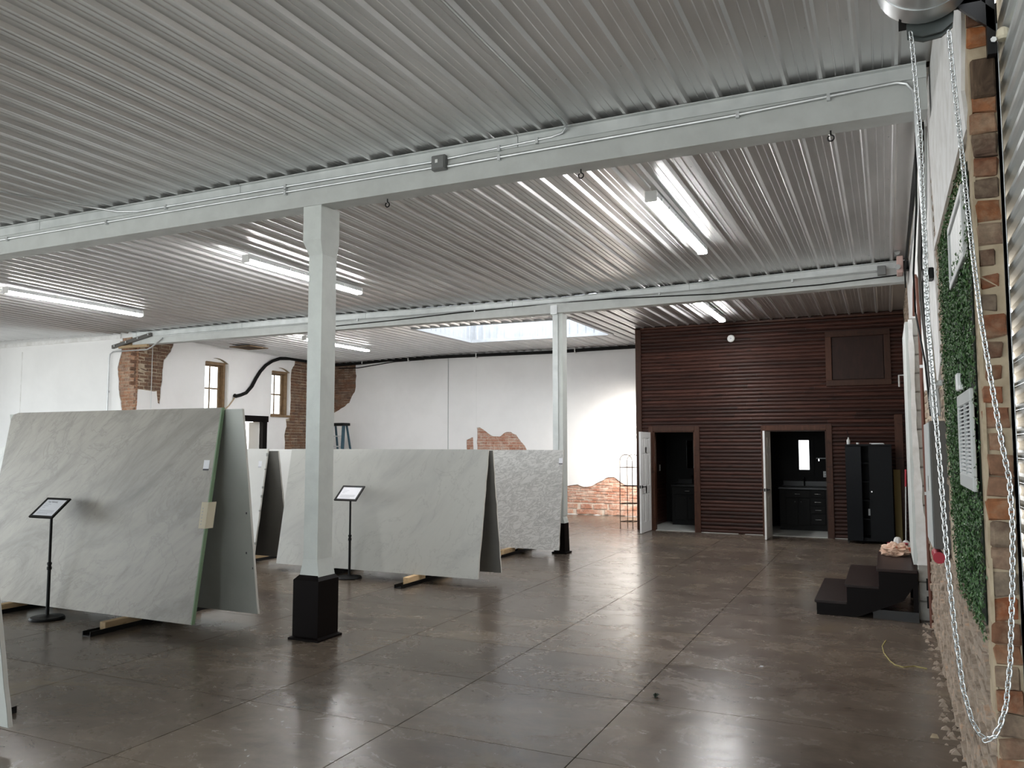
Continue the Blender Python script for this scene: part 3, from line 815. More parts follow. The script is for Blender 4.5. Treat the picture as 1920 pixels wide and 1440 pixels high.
c2 = thing('column', 'pale rear column with a dark plinth beside the veined marble slab', 'column', (-4.95, 12.6, 0), kind='thing')
sh = MB()
frustum(sh, (-5.02, -4.86, 12.46, 12.64), .50, (-5.03, -4.90, 12.46, 12.66), .62)
frustum(sh, (-5.05, -4.885, 12.47, 12.66), .62, (-5.06, -4.89, 12.47, 12.68), 4.02)
obj('shaft', sh, M['white_paint'], c2)
obj('angle_strip', B(-5.062, 12.455, .62, -4.965, 12.468, 4.0), M['flash'], c2)
obj('top_plate', B(-5.07, 12.385, 3.98, -4.95, 12.398, 4.13), M['galv'], c2)
pl_ = MB(); frustum(pl_, (-5.05, -4.85, 12.45, 12.66), 0, (-5.035, -4.865, 12.46, 12.65), .50)
obj('plinth', pl_, M['darkwood'], c2)
obj('base_molding', B(-5.08, 12.42, 0, -4.82, 12.69, .03), M['darkwood'], c2, bevel=.006)

# ---- skylight
sk = thing('skylight', 'rectangular corrugated skylight shaft glowing above the back wall', 'skylight', ((SKX0 + SKX1) / 2, (SKY0 + SKY1) / 2, 4.3), kind='thing')
zs = 4.27; ZS1 = 5.25
def corr(a, b, along, fixed):
    prof = []; n = int(abs(b - a) / .2)
    for i in range(n):
        u = a + (b - a) * i / n; s_ = (b - a) / n
        prof += [(u, 0), (u + s_ * .55, 0), (u + s_ * .65, .02), (u + s_ * .88, .02)]
    prof.append((b, 0))
    f = (lambda u, d, z_: (u, fixed[0] + fixed[1] * d, z_)) if along == 'x' else (lambda u, d, z_: (fixed[0] + fixed[1] * d, u, z_))
    vs_ = [f(u, d, zs + .02) for u, d in prof] + [f(u, d, ZS1) for u, d in prof]; n = len(prof)
    return MB().add(vs_, [(i, i + 1, n + i + 1, n + i) for i in range(n - 1)])
M['shaft_white'] = m_metal('white_sheet', (.53, .545, .565), .5, .05)
for mb in (corr(SKX0, SKX1, 'x', (SKY1, -1)), corr(SKX0, SKX1, 'x', (SKY0, 1)), corr(SKY0, SKY1, 'y', (SKX0, 1)), corr(SKY0, SKY1, 'y', (SKX1, -1))):
    obj('shaft_wall', mb, M['shaft_white'], sk)
for x, y in ((SKX0, SKY0), (SKX1, SKY0), (SKX0, SKY1), (SKX1, SKY1)):
    sxn = 1 if x == SKX0 else -1; syn = 1 if y == SKY0 else -1
    obj('corner_post', MB().box(min(x, x + sxn * .07), min(y, y + syn * .07), zs + .02, max(x, x + sxn * .07), max(y, y + syn * .07), ZS1), M['shaft_white'], sk)
def zsk(x, y): return zc(x, y) - .004
for a in ((SKX0 - .04, SKY1 - .03, SKX1 + .04, SKY1 + .05), (SKX0 - .04, SKY0 - .05, SKX1 + .04, SKY0 + .03), (SKX0 - .04, SKY0 + .03, SKX0 + .03, SKY1 - .03), (SKX1 - .03, SKY0 + .03, SKX1 + .04, SKY1 - .03)):
    p = [(a[0], a[1]), (a[2], a[1]), (a[2], a[3]), (a[0], a[3])]
    obj('rim_trim', MB().hexa([(x, y, zsk(x, y)) for x, y in p] + [(x, y, zsk(x, y) + .07) for x, y in p]), M['shaft_white'], sk)
obj('glazing', B(SKX0, SKY0, ZS1, SKX1, SKY1, ZS1 + .01), M['rooflight'], sk)
portal(((SKX0 + SKX1) / 2, (SKY0 + SKY1) / 2, ZS1 + .06), (0, 0, 0), SKX1 - SKX0, SKY1 - SKY0)

# ================================================================== LIGHT FIXTURES
def led(x, y0, y1, label, group=None):
    z = min(zc(x, y0), zc(x, y1)) - .012
    t = thing('strip_light', label, 'light', (x, (y0 + y1) / 2, z), group)
    b = MB().prism([(-.055, -.0), (-.061, -.064), (.061, -.064), (.055, 0)], 0, lambda u, v, q: (x + u, y0 + .008 + (y1 - y0 - .016) * q, z + v))
    obj('housing', b, M['pale_grey'], t)
    d = MB().prism([(-.058, -.064), (-.054, -.088), (-.035, -.105), (.035, -.105), (.054, -.088), (.058, -.064)], 0, lambda u, v, q: (x + u, y0 + .03 + (y1 - y0 - .06) * q, z + v))
    obj('diffuser', d, M['led'], t)
    for s_ in (0, 1):
        ye = y0 if s_ == 0 else y1 - .03
        obj('end_cap', B(x - .063, ye, z - .108, x + .063, ye + .03, z + .002), M['white'], t, bevel=.008)
    for k in range(8):
        yk = y0 + .2 + (y1 - y0 - .4) * k / 7
        for sg in (-1, 1): obj('clip', B(min(x + sg * .058, x + sg * .068), yk, z - .07, max(x + sg * .058, x + sg * .068), yk + .02, z - .03), M['galv'], t)
    return t
led(-2.07, 7.72, 10.22, 'lit strip light right of the front column, before the rear beam')
led(-7.58, 7.93, 10.47, 'lit strip light passing behind the front column')
led(-12.61, 7.98, 10.57, 'lit strip light farthest left, over the big taupe slab')
led(-2.84, 13.3, 15.78, 'lit strip light close to the timber wall')
led(-11.95, 14.4, 16.9, 'lit strip light left of the skylight, beyond the rear beam')

# ---- conduits on beams
def conduit(pts, r=.011, label='', clips=(), name='conduit', cat='conduit'):
    t = thing(name, label, cat, pts[0])
    obj('pipe', MB().tube(pts, r, 8), M['galv'], t, smooth=True)
    for c in clips:
        obj('strap', MB().box(c[0] - .012, c[1] - .016, c[2] - .03, c[0] + .012, c[1] + .018, c[2] + .018), M['galv'], t)
    return t
yb1 = 5.955
zu = lambda x: 4.285
zl_ = lambda x: 4.24
conduit([(-20, yb1, 4.235), (-6, yb1, 4.232), (-3.55, yb1, 4.225)], .011, 'thin conduit low along the front beam, left of the junction box', [(-7.7, yb1, 4.232), (-5.2, yb1, 4.228), (-9.4, yb1, 4.235)])
conduit([(-8.6, 3.6, 4.365), (-8.05, 5.2, 4.36), (-7.75, 5.75, 4.355), (-7.5, 5.94, 4.32), (-7.2, yb1, 4.29), (-5.5, yb1, 4.285), (-3.55, yb1, 4.275)], .011, 'upper conduit on the front beam bending up to the ceiling at its left end', [(-6.8, yb1, 4.29), (-5.2, yb1, 4.285)])
conduit([(-3.4, yb1, 4.285), (-2.42, yb1, 4.315), (-2.32, yb1 - .01, 4.33), (-2.27, 5.90, 4.355), (-2.26, 5.8, 4.362), (-2.26, 1.0, 4.362)], .011, 'conduit leaving the junction box and turning along a ceiling rib', [(-2.9, yb1, 4.30), (-2.55, yb1, 4.31)])
conduit([(-3.4, yb1, 4.215), (-1.0, yb1, 4.235), (.03, yb1, 4.27), (.14, yb1, 4.272), (.20, yb1, 4.25), (.235, yb1 - .01, 4.19), (.245, yb1 - .02, 4.1), (.25, yb1, 3.9), (.27, 6.0, 3.3), (.275, 6.0, 2.6), (.30, 6.02, 2.2)], .013, 'conduit from the junction box bending down at the right wall', [(-2.9, yb1, 4.22), (-.93, yb1, 4.24), (-.3, yb1, 4.255)])
jb = thing('junction_box', 'grey junction box on the front beam right of the column', 'junction box', (-3.475, 5.94, 4.25))
obj('box', B(-3.545, 5.915, 4.185, -3.405, 5.968, 4.315), M['box_grey'], jb, bevel=.006)
obj('cover_plate', B(-3.535, 5.908, 4.195, -3.415, 5.915, 4.305), M['box_grey'], jb, bevel=.003)
obj('knockout', B(-3.50, 5.905, 4.245, -3.475, 5.9085, 4.275), M['white'], jb)
jb = thing('junction_box', 'grey junction box at the right end of the rear beam', 'junction box', (.0, 12.36, 4.24))
obj('box', B(-.05, 12.31, 4.18, .06, 12.397, 4.31), M['box_grey'], jb, bevel=.006)
yb2 = 12.375
conduit([(-14, yb2, 4.14), (-10, yb2, 4.15), (-7, yb2, 4.15), (-5, yb2, 4.165), (-2, yb2, 4.2), (-.05, yb2, 4.245)], .010, 'conduit along the middle of the rear beam', [(-9, yb2, 4.15), (-6.5, yb2, 4.15), (-3.2, yb2, 4.19), (-1.2, yb2, 4.22)])
t = thing('cable', 'black cable sagging along the rear beam', 'cable', (-5, yb2, 4.1))
obj('wire', MB().tube([(-9.5, yb2, 4.06), (-8.2, yb2, 4.085), (-6.8, yb2, 4.13), (-5, yb2, 4.165), (-4, yb2, 4.16), (-2.3, yb2, 4.105), (-.8, yb2, 4.12), (.2, yb2, 4.17)], .009, 6), M['black_matte'], t)
# conduits feeding lights along the ceiling
conduit([(-7.58, 6.2, 4.36), (-7.58, 7.9, 4.34)], .010, 'short ceiling conduit feeding the light behind the front column', [])
conduit([(-2.07, 6.25, 4.365), (-2.07, 7.68, 4.355)], .012, 'short ceiling conduit feeding the light right of the front column', [])
# eye hooks
for x, lb in ((-4.12, 'small eye hook under the front beam just right of the column'), (-2.22, 'eye hook under the middle of the front beam'), (-.30, 'eye hook under the right end of the front beam')):
    pts = [(x + .022 * math.sin(a), 6.1, 4.005 + .022 * math.cos(a)) for a in [R(10 + 32 * i) for i in range(11)]]
    t = thing('eye_hook', lb, 'hook', (x, 6.1, 4.06))
    obj('shank', MB().tube([(x, 6.1, 4.062), (x, 6.1, 4.025)], .006, 6), M['black'], t)
    obj('ring', MB().tube(pts, .006, 6), M['black'], t)

# ================================================================== STONE SLABS
def slab(label, x0, x1, yb_, yt, z0, z1, face, back, edge=None, thick=.03, cut_corner=False, tape=False):
    """front face towards the camera when yt > yb (leans away)"""
    t = thing('stone_slab', label, 'slab', ((x0 + x1) / 2, yb_, z0))
    lean_back = yt > yb_
    s_ = thick if lean_back else -thick
    d = (yt - yb_) / (z1 - z0)
    Y = lambda z: yb_ + d * (z - z0)
    n = 16
    rr_ = random.Random(int(abs(x0 * 100)))
    def loop(sd):
        L = [(x0 + rr_.uniform(0, .004), z0), (x1, z0)]
        if lean_back: pass
        for i in range(1, n): L.append((x1 + rr_.uniform(-.004, .003), z0 + (z1 - z0) * i / n))
        L += [(x1, z1)]
        if cut_corner: L += [(x0 + .14, z1), (x0 + .05, z1 - .02), (x0 + .02, z1 - .07)]
        else: L += [(x0, z1)]
        return L
    L = loop(0); N = len(L)
    front = [(x, Y(z), z) for x, z in L]; rear = [(x, Y(z) + thick, z) for x, z in L]
    # polished face, rough back, edge are separate parts of one stone
    tri = tessellate_polygon([[Vector((x, z, 0)) for x, z in L]])
    core_ = MB().add([(p[0], p[1] + .003, p[2]) for p in front] + [(p[0], p[1] - .003, p[2]) for p in rear], [tuple(q) for q in tri] + [tuple(i + N for i in q) for q in tri] + [(i, (i + 1) % N, N + (i + 1) % N, N + i) for i in range(N)])
    obj('edge', core_, M['slab_edge'] if edge is None else edge, t)
    f_ = MB().add(front + [(p[0], p[1] + .003, p[2]) for p in front], [tuple(q) for q in tri] + [(i, (i + 1) % N, N + (i + 1) % N, N + i) for i in range(N)])
    b_ = MB().add(rear + [(p[0], p[1] - .003, p[2]) for p in rear], [tuple(q) for q in tri] + [(i, (i + 1) % N, N + (i + 1) % N, N + i) for i in range(N)])
    obj('polished_face' if lean_back else 'back_face', f_, face, t, origin=((x0 + x1) / 2 + x0 * 3.3, yb_, z0) if False else None)
    obj('back_face' if lean_back else 'polished_face', b_, back, t)
    if tape:
        tp = MB().add([(x1 + .0055, Y(z) - .001, z) for z in (z0, z1)] + [(x1 + .0055, Y(z) + thick + .001, z) for z in (z1, z0)] + [(x1 - .01, Y(z) - .001, z) for z in (z0, z1)] + [(x1 - .01, Y(z) + thick + .001, z) for z in (z1, z0)],
                      [(0, 1, 2, 3), (0, 4, 5, 1), (2, 6, 7, 3), (1, 5, 6, 2), (3, 7, 4, 0)])
        obj('edge_tape', tp, M['tape'], t, label='green tape along the right edge')
    t['ylean'] = d
    return t, Y
SB = M['slab_back']
sA, YA = slab('large taupe quartzite slab with green-taped edge behind a sign stand', -9.25, -5.985, 5.69, 6.00, .10, 2.16, M['quartzite'], SB, cut_corner=True, tape=True, edge=M['slab_edge'], thick=.035)
sB, YBk = slab('plain grey slab back leaning behind the taupe quartzite slab', -9.34, -5.765, 6.33, 6.045, .10, 2.145, M['slab_back_light'], M['plain_white'], thick=.028)
sC, YC = slab('long white slab with faint veins behind the second sign stand', -7.93, -4.70, 9.05, 9.34, .11, 1.73, M['white_quartz'], SB)
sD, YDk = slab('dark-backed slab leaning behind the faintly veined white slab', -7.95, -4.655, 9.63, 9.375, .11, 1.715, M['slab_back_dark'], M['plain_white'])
sE, YE = slab('white marble slab with dense grey veins beside the rear column', -8.0, -4.80, 12.04, 12.28, .11, 1.705, M['carrara'], SB)
slab('hidden-faced slab leaning behind the densely veined marble slab', -8.0, -5.20, 12.55, 12.315, .11, 1.69, SB, M['plain_white'])
sF, YFk = slab('white slab with a chipped edge glimpsed left of the front column', -11.5, -8.33, 9.02, 9.28, .11, 1.73, M['plain_white'], SB)
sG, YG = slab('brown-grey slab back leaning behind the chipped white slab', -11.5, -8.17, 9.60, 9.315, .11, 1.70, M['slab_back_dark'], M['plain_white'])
slab('bright white slab peeking between the grey back and the long veined slab', -11.6, -8.35, 12.04, 12.28, .11, 1.705, M['plain_white'], SB)
slab('pale grey slab peeking out left of the taupe quartzite slab', -15.0, -11.8, 9.02, 9.28, .11, 1.75, M['white_quartz'], SB)
slab('grey slab back cut off at the lower left corner', -8.0, -4.795, 3.18, 2.90, .11, 2.1, SB, M['plain_white'])
# chipped notch pieces on slab edges: stickers and tags
def sticker(name, label, x, z, w_, h_, Y, mat, mat2, bandh=.016, parent=None, off=.002):
    t = thing(name, label, 'sticker', (x, Y(z) - off, z))
    def q(xa, xb, za, zb, o_): return MB().hexa([(xa, Y(za) - o_, za), (xb, Y(za) - o_, za), (xb, Y(za) - o_ + .0015, za), (xa, Y(za) - o_ + .0015, za), (xa, Y(zb) - o_, zb), (xb, Y(zb) - o_, zb), (xb, Y(zb) - o_ + .0015, zb), (xa, Y(zb) - o_ + .0015, zb)])
    obj('label_paper', q(x, x + w_, z, z + h_, off), mat, t)
    if mat2: obj('black_band', q(x, x + w_, z - bandh, z, off), mat2, t)
    return t
sticker('sticker', 'small white sticker with a black band on the taupe slab edge', -6.12, 1.555, .075, .085, YA, M['paper'], M['ink'])
sticker('sticker', 'small white sticker with a black band on the densely veined marble', -4.875, 1.49, .065, .085, YE, M['paper'], M['ink'])
sticker('sticker', 'small sticker with a dark band on the chipped white slab', -8.47, 1.47, .06, .08, YFk, M['paper'], M['ink_grey'])
tg = thing('edge_tag', 'cream board tag taped to the right edge of the taupe slab', 'tag', (-6.0, YA(1.15), 1.02))
Yq = YA
def q3(xa, xb, za, zb, o_, th): return MB().hexa([(xa, Yq(za) - o_, za), (xb, Yq(za) - o_, za), (xb, Yq(za) - o_ + th, za), (xa, Yq(za) - o_ + th, za), (xa, Yq(zb) - o_, zb), (xb, Yq(zb) - o_, zb), (xb, Yq(zb) - o_ + th, zb), (xa, Yq(zb) - o_ + th, zb)])
obj('front_board', q3(-6.06, -5.975, .985, 1.235, .012, .011), M['cream'], tg)
obj('side_board', q3(-5.979, -5.972, .985, 1.235, .012, .10), M['cream'], tg)
obj('marks', MB().add(*(lambda L: ([v for m in L for v in m.v], [tuple(i + 8 * k for i in f) for k, m in enumerate(L) for f in m.f]))([q3(-6.04, -6.03, 1.02 + .03 * k, 1.03 + .03 * k, .0135, .002) for k in range(6)])), M['ink_grey'], tg)
def chips(Y, x, zs_, parent, thick=.03):
    mb = MB()
    for z in zs_: mb.box(x - .012, Y(z) - .004, z, x + .006, Y(z) + .02, z + random.uniform(.015, .05))
    obj('chips', mb, M['slab_back'], parent)
chips(YFk, -8.33, (.35, .82, 1.02, 1.15, 1.42, 1.62), sF)
mk = MB()
for z, dx in ((.70, .06), (1.10, .02)):
    mk.box(-5.80 - dx, YBk(z) - .003, z, -5.785 - dx, YBk(z) + .0, z + .02).box(-5.80 - dx, YBk(z) - .003, z + .05, -5.785 - dx, YBk(z) + .0, z + .065)
mk.box(-5.79, YBk(.55) - .003, .55, -5.78, YBk(.55), .66)
obj('crayon_marks', mk, M['ink'], sB)

# racks: steel channel on the floor with pine blocks under the slabs
def rack(label, x, y0, y1, yf, yb_, zslab):
    t = thing('slab_rack', label, 'rack', (x, (y0 + y1) / 2, 0))
    ch = MB().box(x - .055, y0, 0, x + .055, y1, .008).box(x - .055, y0, .008, x - .047, y1, .045).box(x + .047, y0, .008, x + .055, y1, .045)
    obj('channel', ch, M['black'], t)
    for (a, b) in ((yf, yf + .42), (yb_ - .42, yb_)):
        obj('wood_block', B(x - .04, a, .009, x + .04, b, zslab), M['pine'], t, bevel=.004)
    return t
rack('black steel rack bar with pine block under the taupe slab right end', -6.86, 5.26, 6.9, 5.43, 6.62, .099)
rack('black steel rack bar with pine block at the far left picture edge', -8.62, 5.26, 6.9, 5.43, 6.62, .099)
rack('black steel rack bar with pine block under the long white slab right end', -5.60, 8.62, 10.2, 8.80, 9.95, .109)
rack('black steel rack bar under the long white slab, behind the front column', -7.10, 8.62, 10.2, 8.80, 9.95, .109)
rack('black steel rack bar with pine block under the densely veined marble', -5.66, 11.62, 13.0, 11.74, 12.85, .109)
rack('black steel rack bar under the hidden left end of the marble slab', -7.30, 11.62, 13.0, 11.74, 12.85, .109)
rack('black steel rack bar under the chipped white slab', -8.9, 8.62, 10.2, 8.80, 9.95, .109)
rack('black steel rack bar under the bright white slab at the rear', -9.0, 11.62, 13.0, 11.74, 12.85, .109)
rack('black steel rack bar below the pale grey slab at far left', -12.5, 8.62, 10.2, 8.80, 9.95, .109)
rack('black steel rack bar under the slab at lower left corner', -5.4, 2.3, 3.6, 2.45, 3.45, .109)

# sign stands
def stand(label, x, y, heading):
    t = thing('sign_stand', label, 'sign stand', (x, y, 0))
    obj('base', MB().lathe((x, y, 0), [(.165, 0), (.168, .012), (.155, .028), (.06, .036), (.02, .045)], 28), M['black'], t, smooth=True)
    obj('pole', MB().lathe((x, y, 0), [(.017, .03), (.017, .52), (.014, .52), (.0135, 1.10)], 14), M['black'], t, smooth=True)
    obj('collar', MB().lathe((x, y, 0), [(.018, .50), (.024, .505), (.024, .53), (.018, .535), (.018, .55), (.023, .555), (.023, .575), (.016, .58)], 14), M['black'], t, smooth=True)
    # tilted frame: local u = x, v up the slope
    sl = R(42); c = Vector((x, y - .02, 1.135)); W_, H_ = .36, .275
    dv = Vector((0, math.cos(sl), math.sin(sl))); nn = Vector((0, -math.sin(sl), math.cos(sl)))
    P = lambda u, v, k: tuple(c + Vector((u, 0, 0)) + dv * v + nn * k)
    def plate(u0, u1, v0, v1, k0_, k1_): return MB().hexa([P(u0, v0, k0_), P(u1, v0, k0_), P(u1, v1, k0_), P(u0, v1, k0_), P(u0, v0, k1_), P(u1, v0, k1_), P(u1, v1, k1_), P(u0, v1, k1_)])
    fr = plate(-W_ / 2, W_ / 2, -H_ / 2, H_ / 2, -.008, .002)
    for a in ((-W_ / 2, W_ / 2, -H_ / 2, -H_ / 2 + .025), (-W_ / 2, W_ / 2, H_ / 2 - .025, H_ / 2), (-W_ / 2, -W_ / 2 + .025, -H_ / 2 + .025, H_ / 2 - .025), (W_ / 2 - .025, W_ / 2, -H_ / 2 + .025, H_ / 2 - .025)):
        m2 = plate(*a, .002, .010); fr.add(m2.v, m2.f)
    fo = obj('sign_frame', fr, M['black'], t)
    obj('paper', plate(-W_ / 2 + .025, W_ / 2 - .025, -H_ / 2 + .025, H_ / 2 - .025, .0025, .004), M['paper'], fo)
    obj('tilt_bracket', MB().tube([(x, y, 1.08), (x, y - .01, 1.12)], .018, 8), M['black'], t)
    lines = MB()
    for (u0, u1, v) in ((-.12, -.03, .045), (-.12, -.05, .022), (-.12, -.075, .0), (-.12, .11, -.04), (-.12, .11, -.055), (-.12, .11, -.07), (-.12, .05, -.085)):
        m2 = plate(u0, u1, v, v + .006, .0042, .0046); lines.add(m2.v, m2.f)
    obj('print_lines', lines, M['ink_grey'], fo)
    if not heading: return t
    cu = bpy.data.curves.new('heading', 'FONT'); cu.body = heading; cu.size = .034; cu.align_x = 'CENTER'
    to = bpy.data.objects.new('heading', cu); COL.objects.link(to)
    bpy.context.view_layer.update()
    me = bpy.data.meshes.new_from_object(to); bpy.data.objects.remove(to)
    hm = MB().add([P(v.co.x * .9 - .035, v.co.y + .07, .0046) for v in me.vertices], [tuple(p.vertices) for p in me.polygons])
    obj('heading', hm, M['ink'], fo)
    return t
stand('black pedestal sign stand before the large taupe slab', -7.90, 5.60, 'TAJ MAHAL')
stand('black pedestal sign stand before the long white slab', -6.62, 9.00, None)

# ================================================================== BACK AREA OBJECTS
# stepladder behind the slabs
t = thing('stepladder', 'blue stepladder top showing above the slabs by the back wall', 'ladder', (-14.1, 18.6, 0))
for x in (-14.36, -13.97):
    xo = -.1 if x < -14.2 else .1
    obj('side_rail', MB().hexa([(x + xo - .03, 18.3, 0), (x + xo + .03, 18.3, 0), (x + xo + .03, 18.38, 0), (x + xo - .03, 18.38, 0), (x - .03, 18.58, 2.34), (x + .03, 18.58, 2.34), (x + .03, 18.66, 2.34), (x - .03, 18.66, 2.34)]), M['blue'], t)
    obj('rear_rail', MB().hexa([(x + xo - .02, 19.25, 0), (x + xo + .02, 19.25, 0), (x + xo + .02, 19.3, 0), (x + xo - .02, 19.3, 0), (x - .02, 18.74, 2.34), (x + .02, 18.74, 2.34), (x + .02, 18.79, 2.34), (x - .02, 18.79, 2.34)]), M['blue'], t)
obj('top_cap', B(-14.44, 18.52, 2.33, -13.90, 18.84, 2.41), M['black_matte'], t, bevel=.01)
for k in range(7):
    f = k / 7; y = 18.34 + .26 * (k + .6) / 7.6; xo = .1 * (1 - (k + .6) / 7.6)
    obj('step', B(-14.36 - xo, y - .02, .28 + k * .29, -13.97 + xo, y + .08, .31 + k * .29), M['galv'], t)
obj('warning_label', B(-13.985, 18.545, 1.78, -13.955, 18.555, 1.95), M['paper'], t)
# trellis rack beside the timber wall
t = thing('garden_trellis', 'slim arched wire rack standing beside the timber wall corner', 'trellis', (-5.15, 16.95, 0))
def arch_rod(xa, xb, y):
    c_ = (xa + xb) / 2; r_ = (xb - xa) / 2; pts = [(xa, y, 0), (xa, y, 1.44)] + [(c_ - r_ * math.cos(R(a)), y, 1.44 + r_ * math.sin(R(a))) for a in range(15, 180, 15)] + [(xb, y, 1.44), (xb, y, 0)]
    return MB().tube(pts, .009, 6)
obj('front_arch', arch_rod(-5.30, -5.02, 16.90), M['timber_dark'], t)
obj('rear_arch', arch_rod(-5.22, -4.94, 17.18), M['timber_dark'], t)
for z in (.13, .52, .90, 1.30):
    obj('shelf', MB().tube([(-5.30, 16.90, z), (-5.02, 16.90, z), (-4.94, 17.18, z), (-5.22, 17.18, z), (-5.30, 16.90, z)], .008, 6).tube([(-5.16, 16.90, z), (-5.08, 17.18, z)], .006, 6), M['timber_dark'], t)
# smoke detector
t = thing('smoke_detector', 'round white smoke detector high on the timber wall', 'smoke detector', (-2.83, YW - .02, 3.96))
dm = MB().lathe((0, 0, 0), [(.075, 0), (.078, .015), (.07, .035), (.04, .045), (.02, .046)], 20)
dm.v = [(-2.83 + x, YW - .008 - z, 3.96 + y) for x, y, z in dm.v]
obj('shell', dm, M['white'], t, smooth=True)
dm = MB().lathe((0, 0, 0), [(.018, 0), (.018, .004)], 12); dm.v = [(-2.83 + x, YW - .054 - z, 3.96 + y) for x, y, z in dm.v]
obj('button', dm, M['ink_grey'], t)

# steel cabinet
CX0, CX1, CY0, CY1, CZ = -.715, .065, 16.10, 16.60, 1.80
t = thing('steel_cabinet', 'tall black steel cabinet with doors ajar against the timber wall', 'cabinet', ((CX0 + CX1) / 2, CY0, 0))
cb = MB().box(CX0, CY0 + .02, .04, CX0 + .02, CY1, CZ).box(CX1 - .02, CY0 + .02, .04, CX1, CY1, CZ).box(CX0, CY1 - .02, .04, CX1, CY1, CZ).box(CX0, CY0, CZ - .03, CX1, CY1, CZ).box(CX0, CY0 + .02, .04, CX1, CY1, .10)
obj('body', cb, M['cabinet'], t)
for k in range(4): obj('shelf', B(CX0 + .02, CY0 + .06, .42 + k * .34, CX1 - .02, CY1 - .02, .44 + k * .34), M['cabinet'], t)
for x, y in ((CX0, CY0 + .02), (CX1 - .03, CY0 + .02), (CX0, CY1 - .03), (CX1 - .03, CY1 - .03)): obj('foot', B(x, y, 0, x + .03, y + .03, .04), M['black'], t)
dl = obj('door', MB().hexa([(CX0 + .003, CY0 - .002, .06), (CX0 + .27, CY0 - .15, .06), (CX0 + .275, CY0 - .135, .06), (CX0 + .008, CY0 + .013, .06), (CX0 + .003, CY0 - .002, CZ - .04), (CX0 + .27, CY0 - .15, CZ - .04), (CX0 + .275, CY0 - .135, CZ - .04), (CX0 + .008, CY0 + .013, CZ - .04)]), M['cabinet'], t)
dr = obj('door', B(CX1 - .385, CY0 - .004, .06, CX1 - .003, CY0 + .012, CZ - .04), M['cabinet'], t)
obj('handle', MB().tube([(CX1 - .35, CY0 - .002, .94), (CX1 - .35, CY0 - .02, .94)], .014, 10), M['chrome'], dr)
obj('paper_label', B(CX1 - .42, CY0 + .1, .50, CX1 - .36, CY0 + .105, .62), M['pale_grey'], t)
t = thing('spray_bottle', 'small clear bottle standing on top of the steel cabinet', 'bottle', (-.66, 16.3, CZ))
obj('body', MB().lathe((-.66, 16.3, CZ), [(.03, 0), (.032, .07), (.015, .10), (.012, .13)], 12), M['pale_grey'], t, smooth=True)
obj('nozzle', MB().tube([(-.66, 16.3, CZ + .13), (-.67, 16.28, CZ + .22), (-.69, 16.28, CZ + .27)], .008, 6), M['black'], t)
t = thing('cup', 'small white cup on top of the steel cabinet', 'cup', (-.50, 16.25, CZ))
obj('body', MB().lathe((-.50, 16.25, CZ), [(.022, 0), (.028, .03), (.024, .03), (.02, .006)], 12), M['white'], t)
t = thing('paper_stack', 'flat white papers lying on top of the steel cabinet', 'papers', (-.15, 16.3, CZ))
obj('sheet', B(-.27, 16.2, CZ, -.05, 16.45, CZ + .012), M['pale_grey'], t)
obj('sheet', MB().hexa([(-.30, 16.22, CZ + .0125), (-.07, 16.18, CZ + .0125), (-.06, 16.40, CZ + .0125), (-.28, 16.43, CZ + .0125), (-.30, 16.22, CZ + .022), (-.07, 16.18, CZ + .022), (-.06, 16.40, CZ + .022), (-.28, 16.43, CZ + .022)]), M['paper'], t)
tag(obj('leaning_board', MB().hexa([(.085, 16.40, 0), (.20, 16.40, 0), (.20, 16.425, 0), (.085, 16.425, 0), (.085, 16.58, 1.33), (.20, 16.58, 1.33), (.20, 16.605, 1.33), (.085, 16.605, 1.33)]), M['yellow']), 'narrow yellow board leaning on the timber wall beside the cabinet', 'board')
t = thing('mop', 'mop with thin pole and red grip by the right wall', 'mop', (.24, 15.7, 0))
obj('pole', MB().tube([(.24, 15.7, .12), (.27, 15.9, 1.05)], .011, 6), M['pale_grey'], t)
obj('grip', MB().tube([(.27, 15.9, 1.05), (.28, 15.97, 1.35)], .016, 8), M['red'], t)
obj('mop_head', MB().lathe((.24, 15.7, 0), [(.10, 0), (.09, .06), (.03, .13)], 10), M['white'], t)
t = thing('dustpan_tub', 'dark red tub on the floor behind the wooden steps', 'tub', (.12, 14.6, 0))
obj('tub_body', MB().lathe((.10, 14.6, 0), [(.12, 0), (.16, .20), (.15, .20), (.11, .02)], 18), M['red'], t, smooth=True)
obj('crumpled_cloth', MB().lathe((.10, 14.6, .05), [(.06, .05), (.07, .14), (.06, .20), (.045, .235), (.02, .245)], 9), M['white'], t)

# added flood lamp, hidden beside the washroom block, to brighten the back wall corner
t = thing('corner_fill_lamp', 'added unseen flood lamp on the washroom side wall brightening the back corner', 'lamp', (X0 - .06, 18.35, 2.35))
obj('back_box', B(X0 - .06, 18.28, 2.28, X0 - .001, 18.42, 2.42), M['black'], t, bevel=.006)
obj('lamp_head', MB().tube([(X0 - .10, 18.33, 2.36), (X0 - .16, 18.45, 2.30)], [.05, .085], 14), M['black'], t, smooth=True)
ll = bpy.data.lights.new('corner_fill', 'SPOT'); ll.energy = 330; ll.spot_size = R(172); ll.spot_blend = 1.0; ll.shadow_soft_size = .09; ll.color = (1, .93, .84)
lo = bpy.data.objects.new('corner_fill', ll); lo.location = (X0 - .19, 18.50, 2.27) ; COL.objects.link(lo)
lo.rotation_euler = Vector((-.25, 1.0, -.75)).to_track_quat('-Z', 'Y').to_euler()

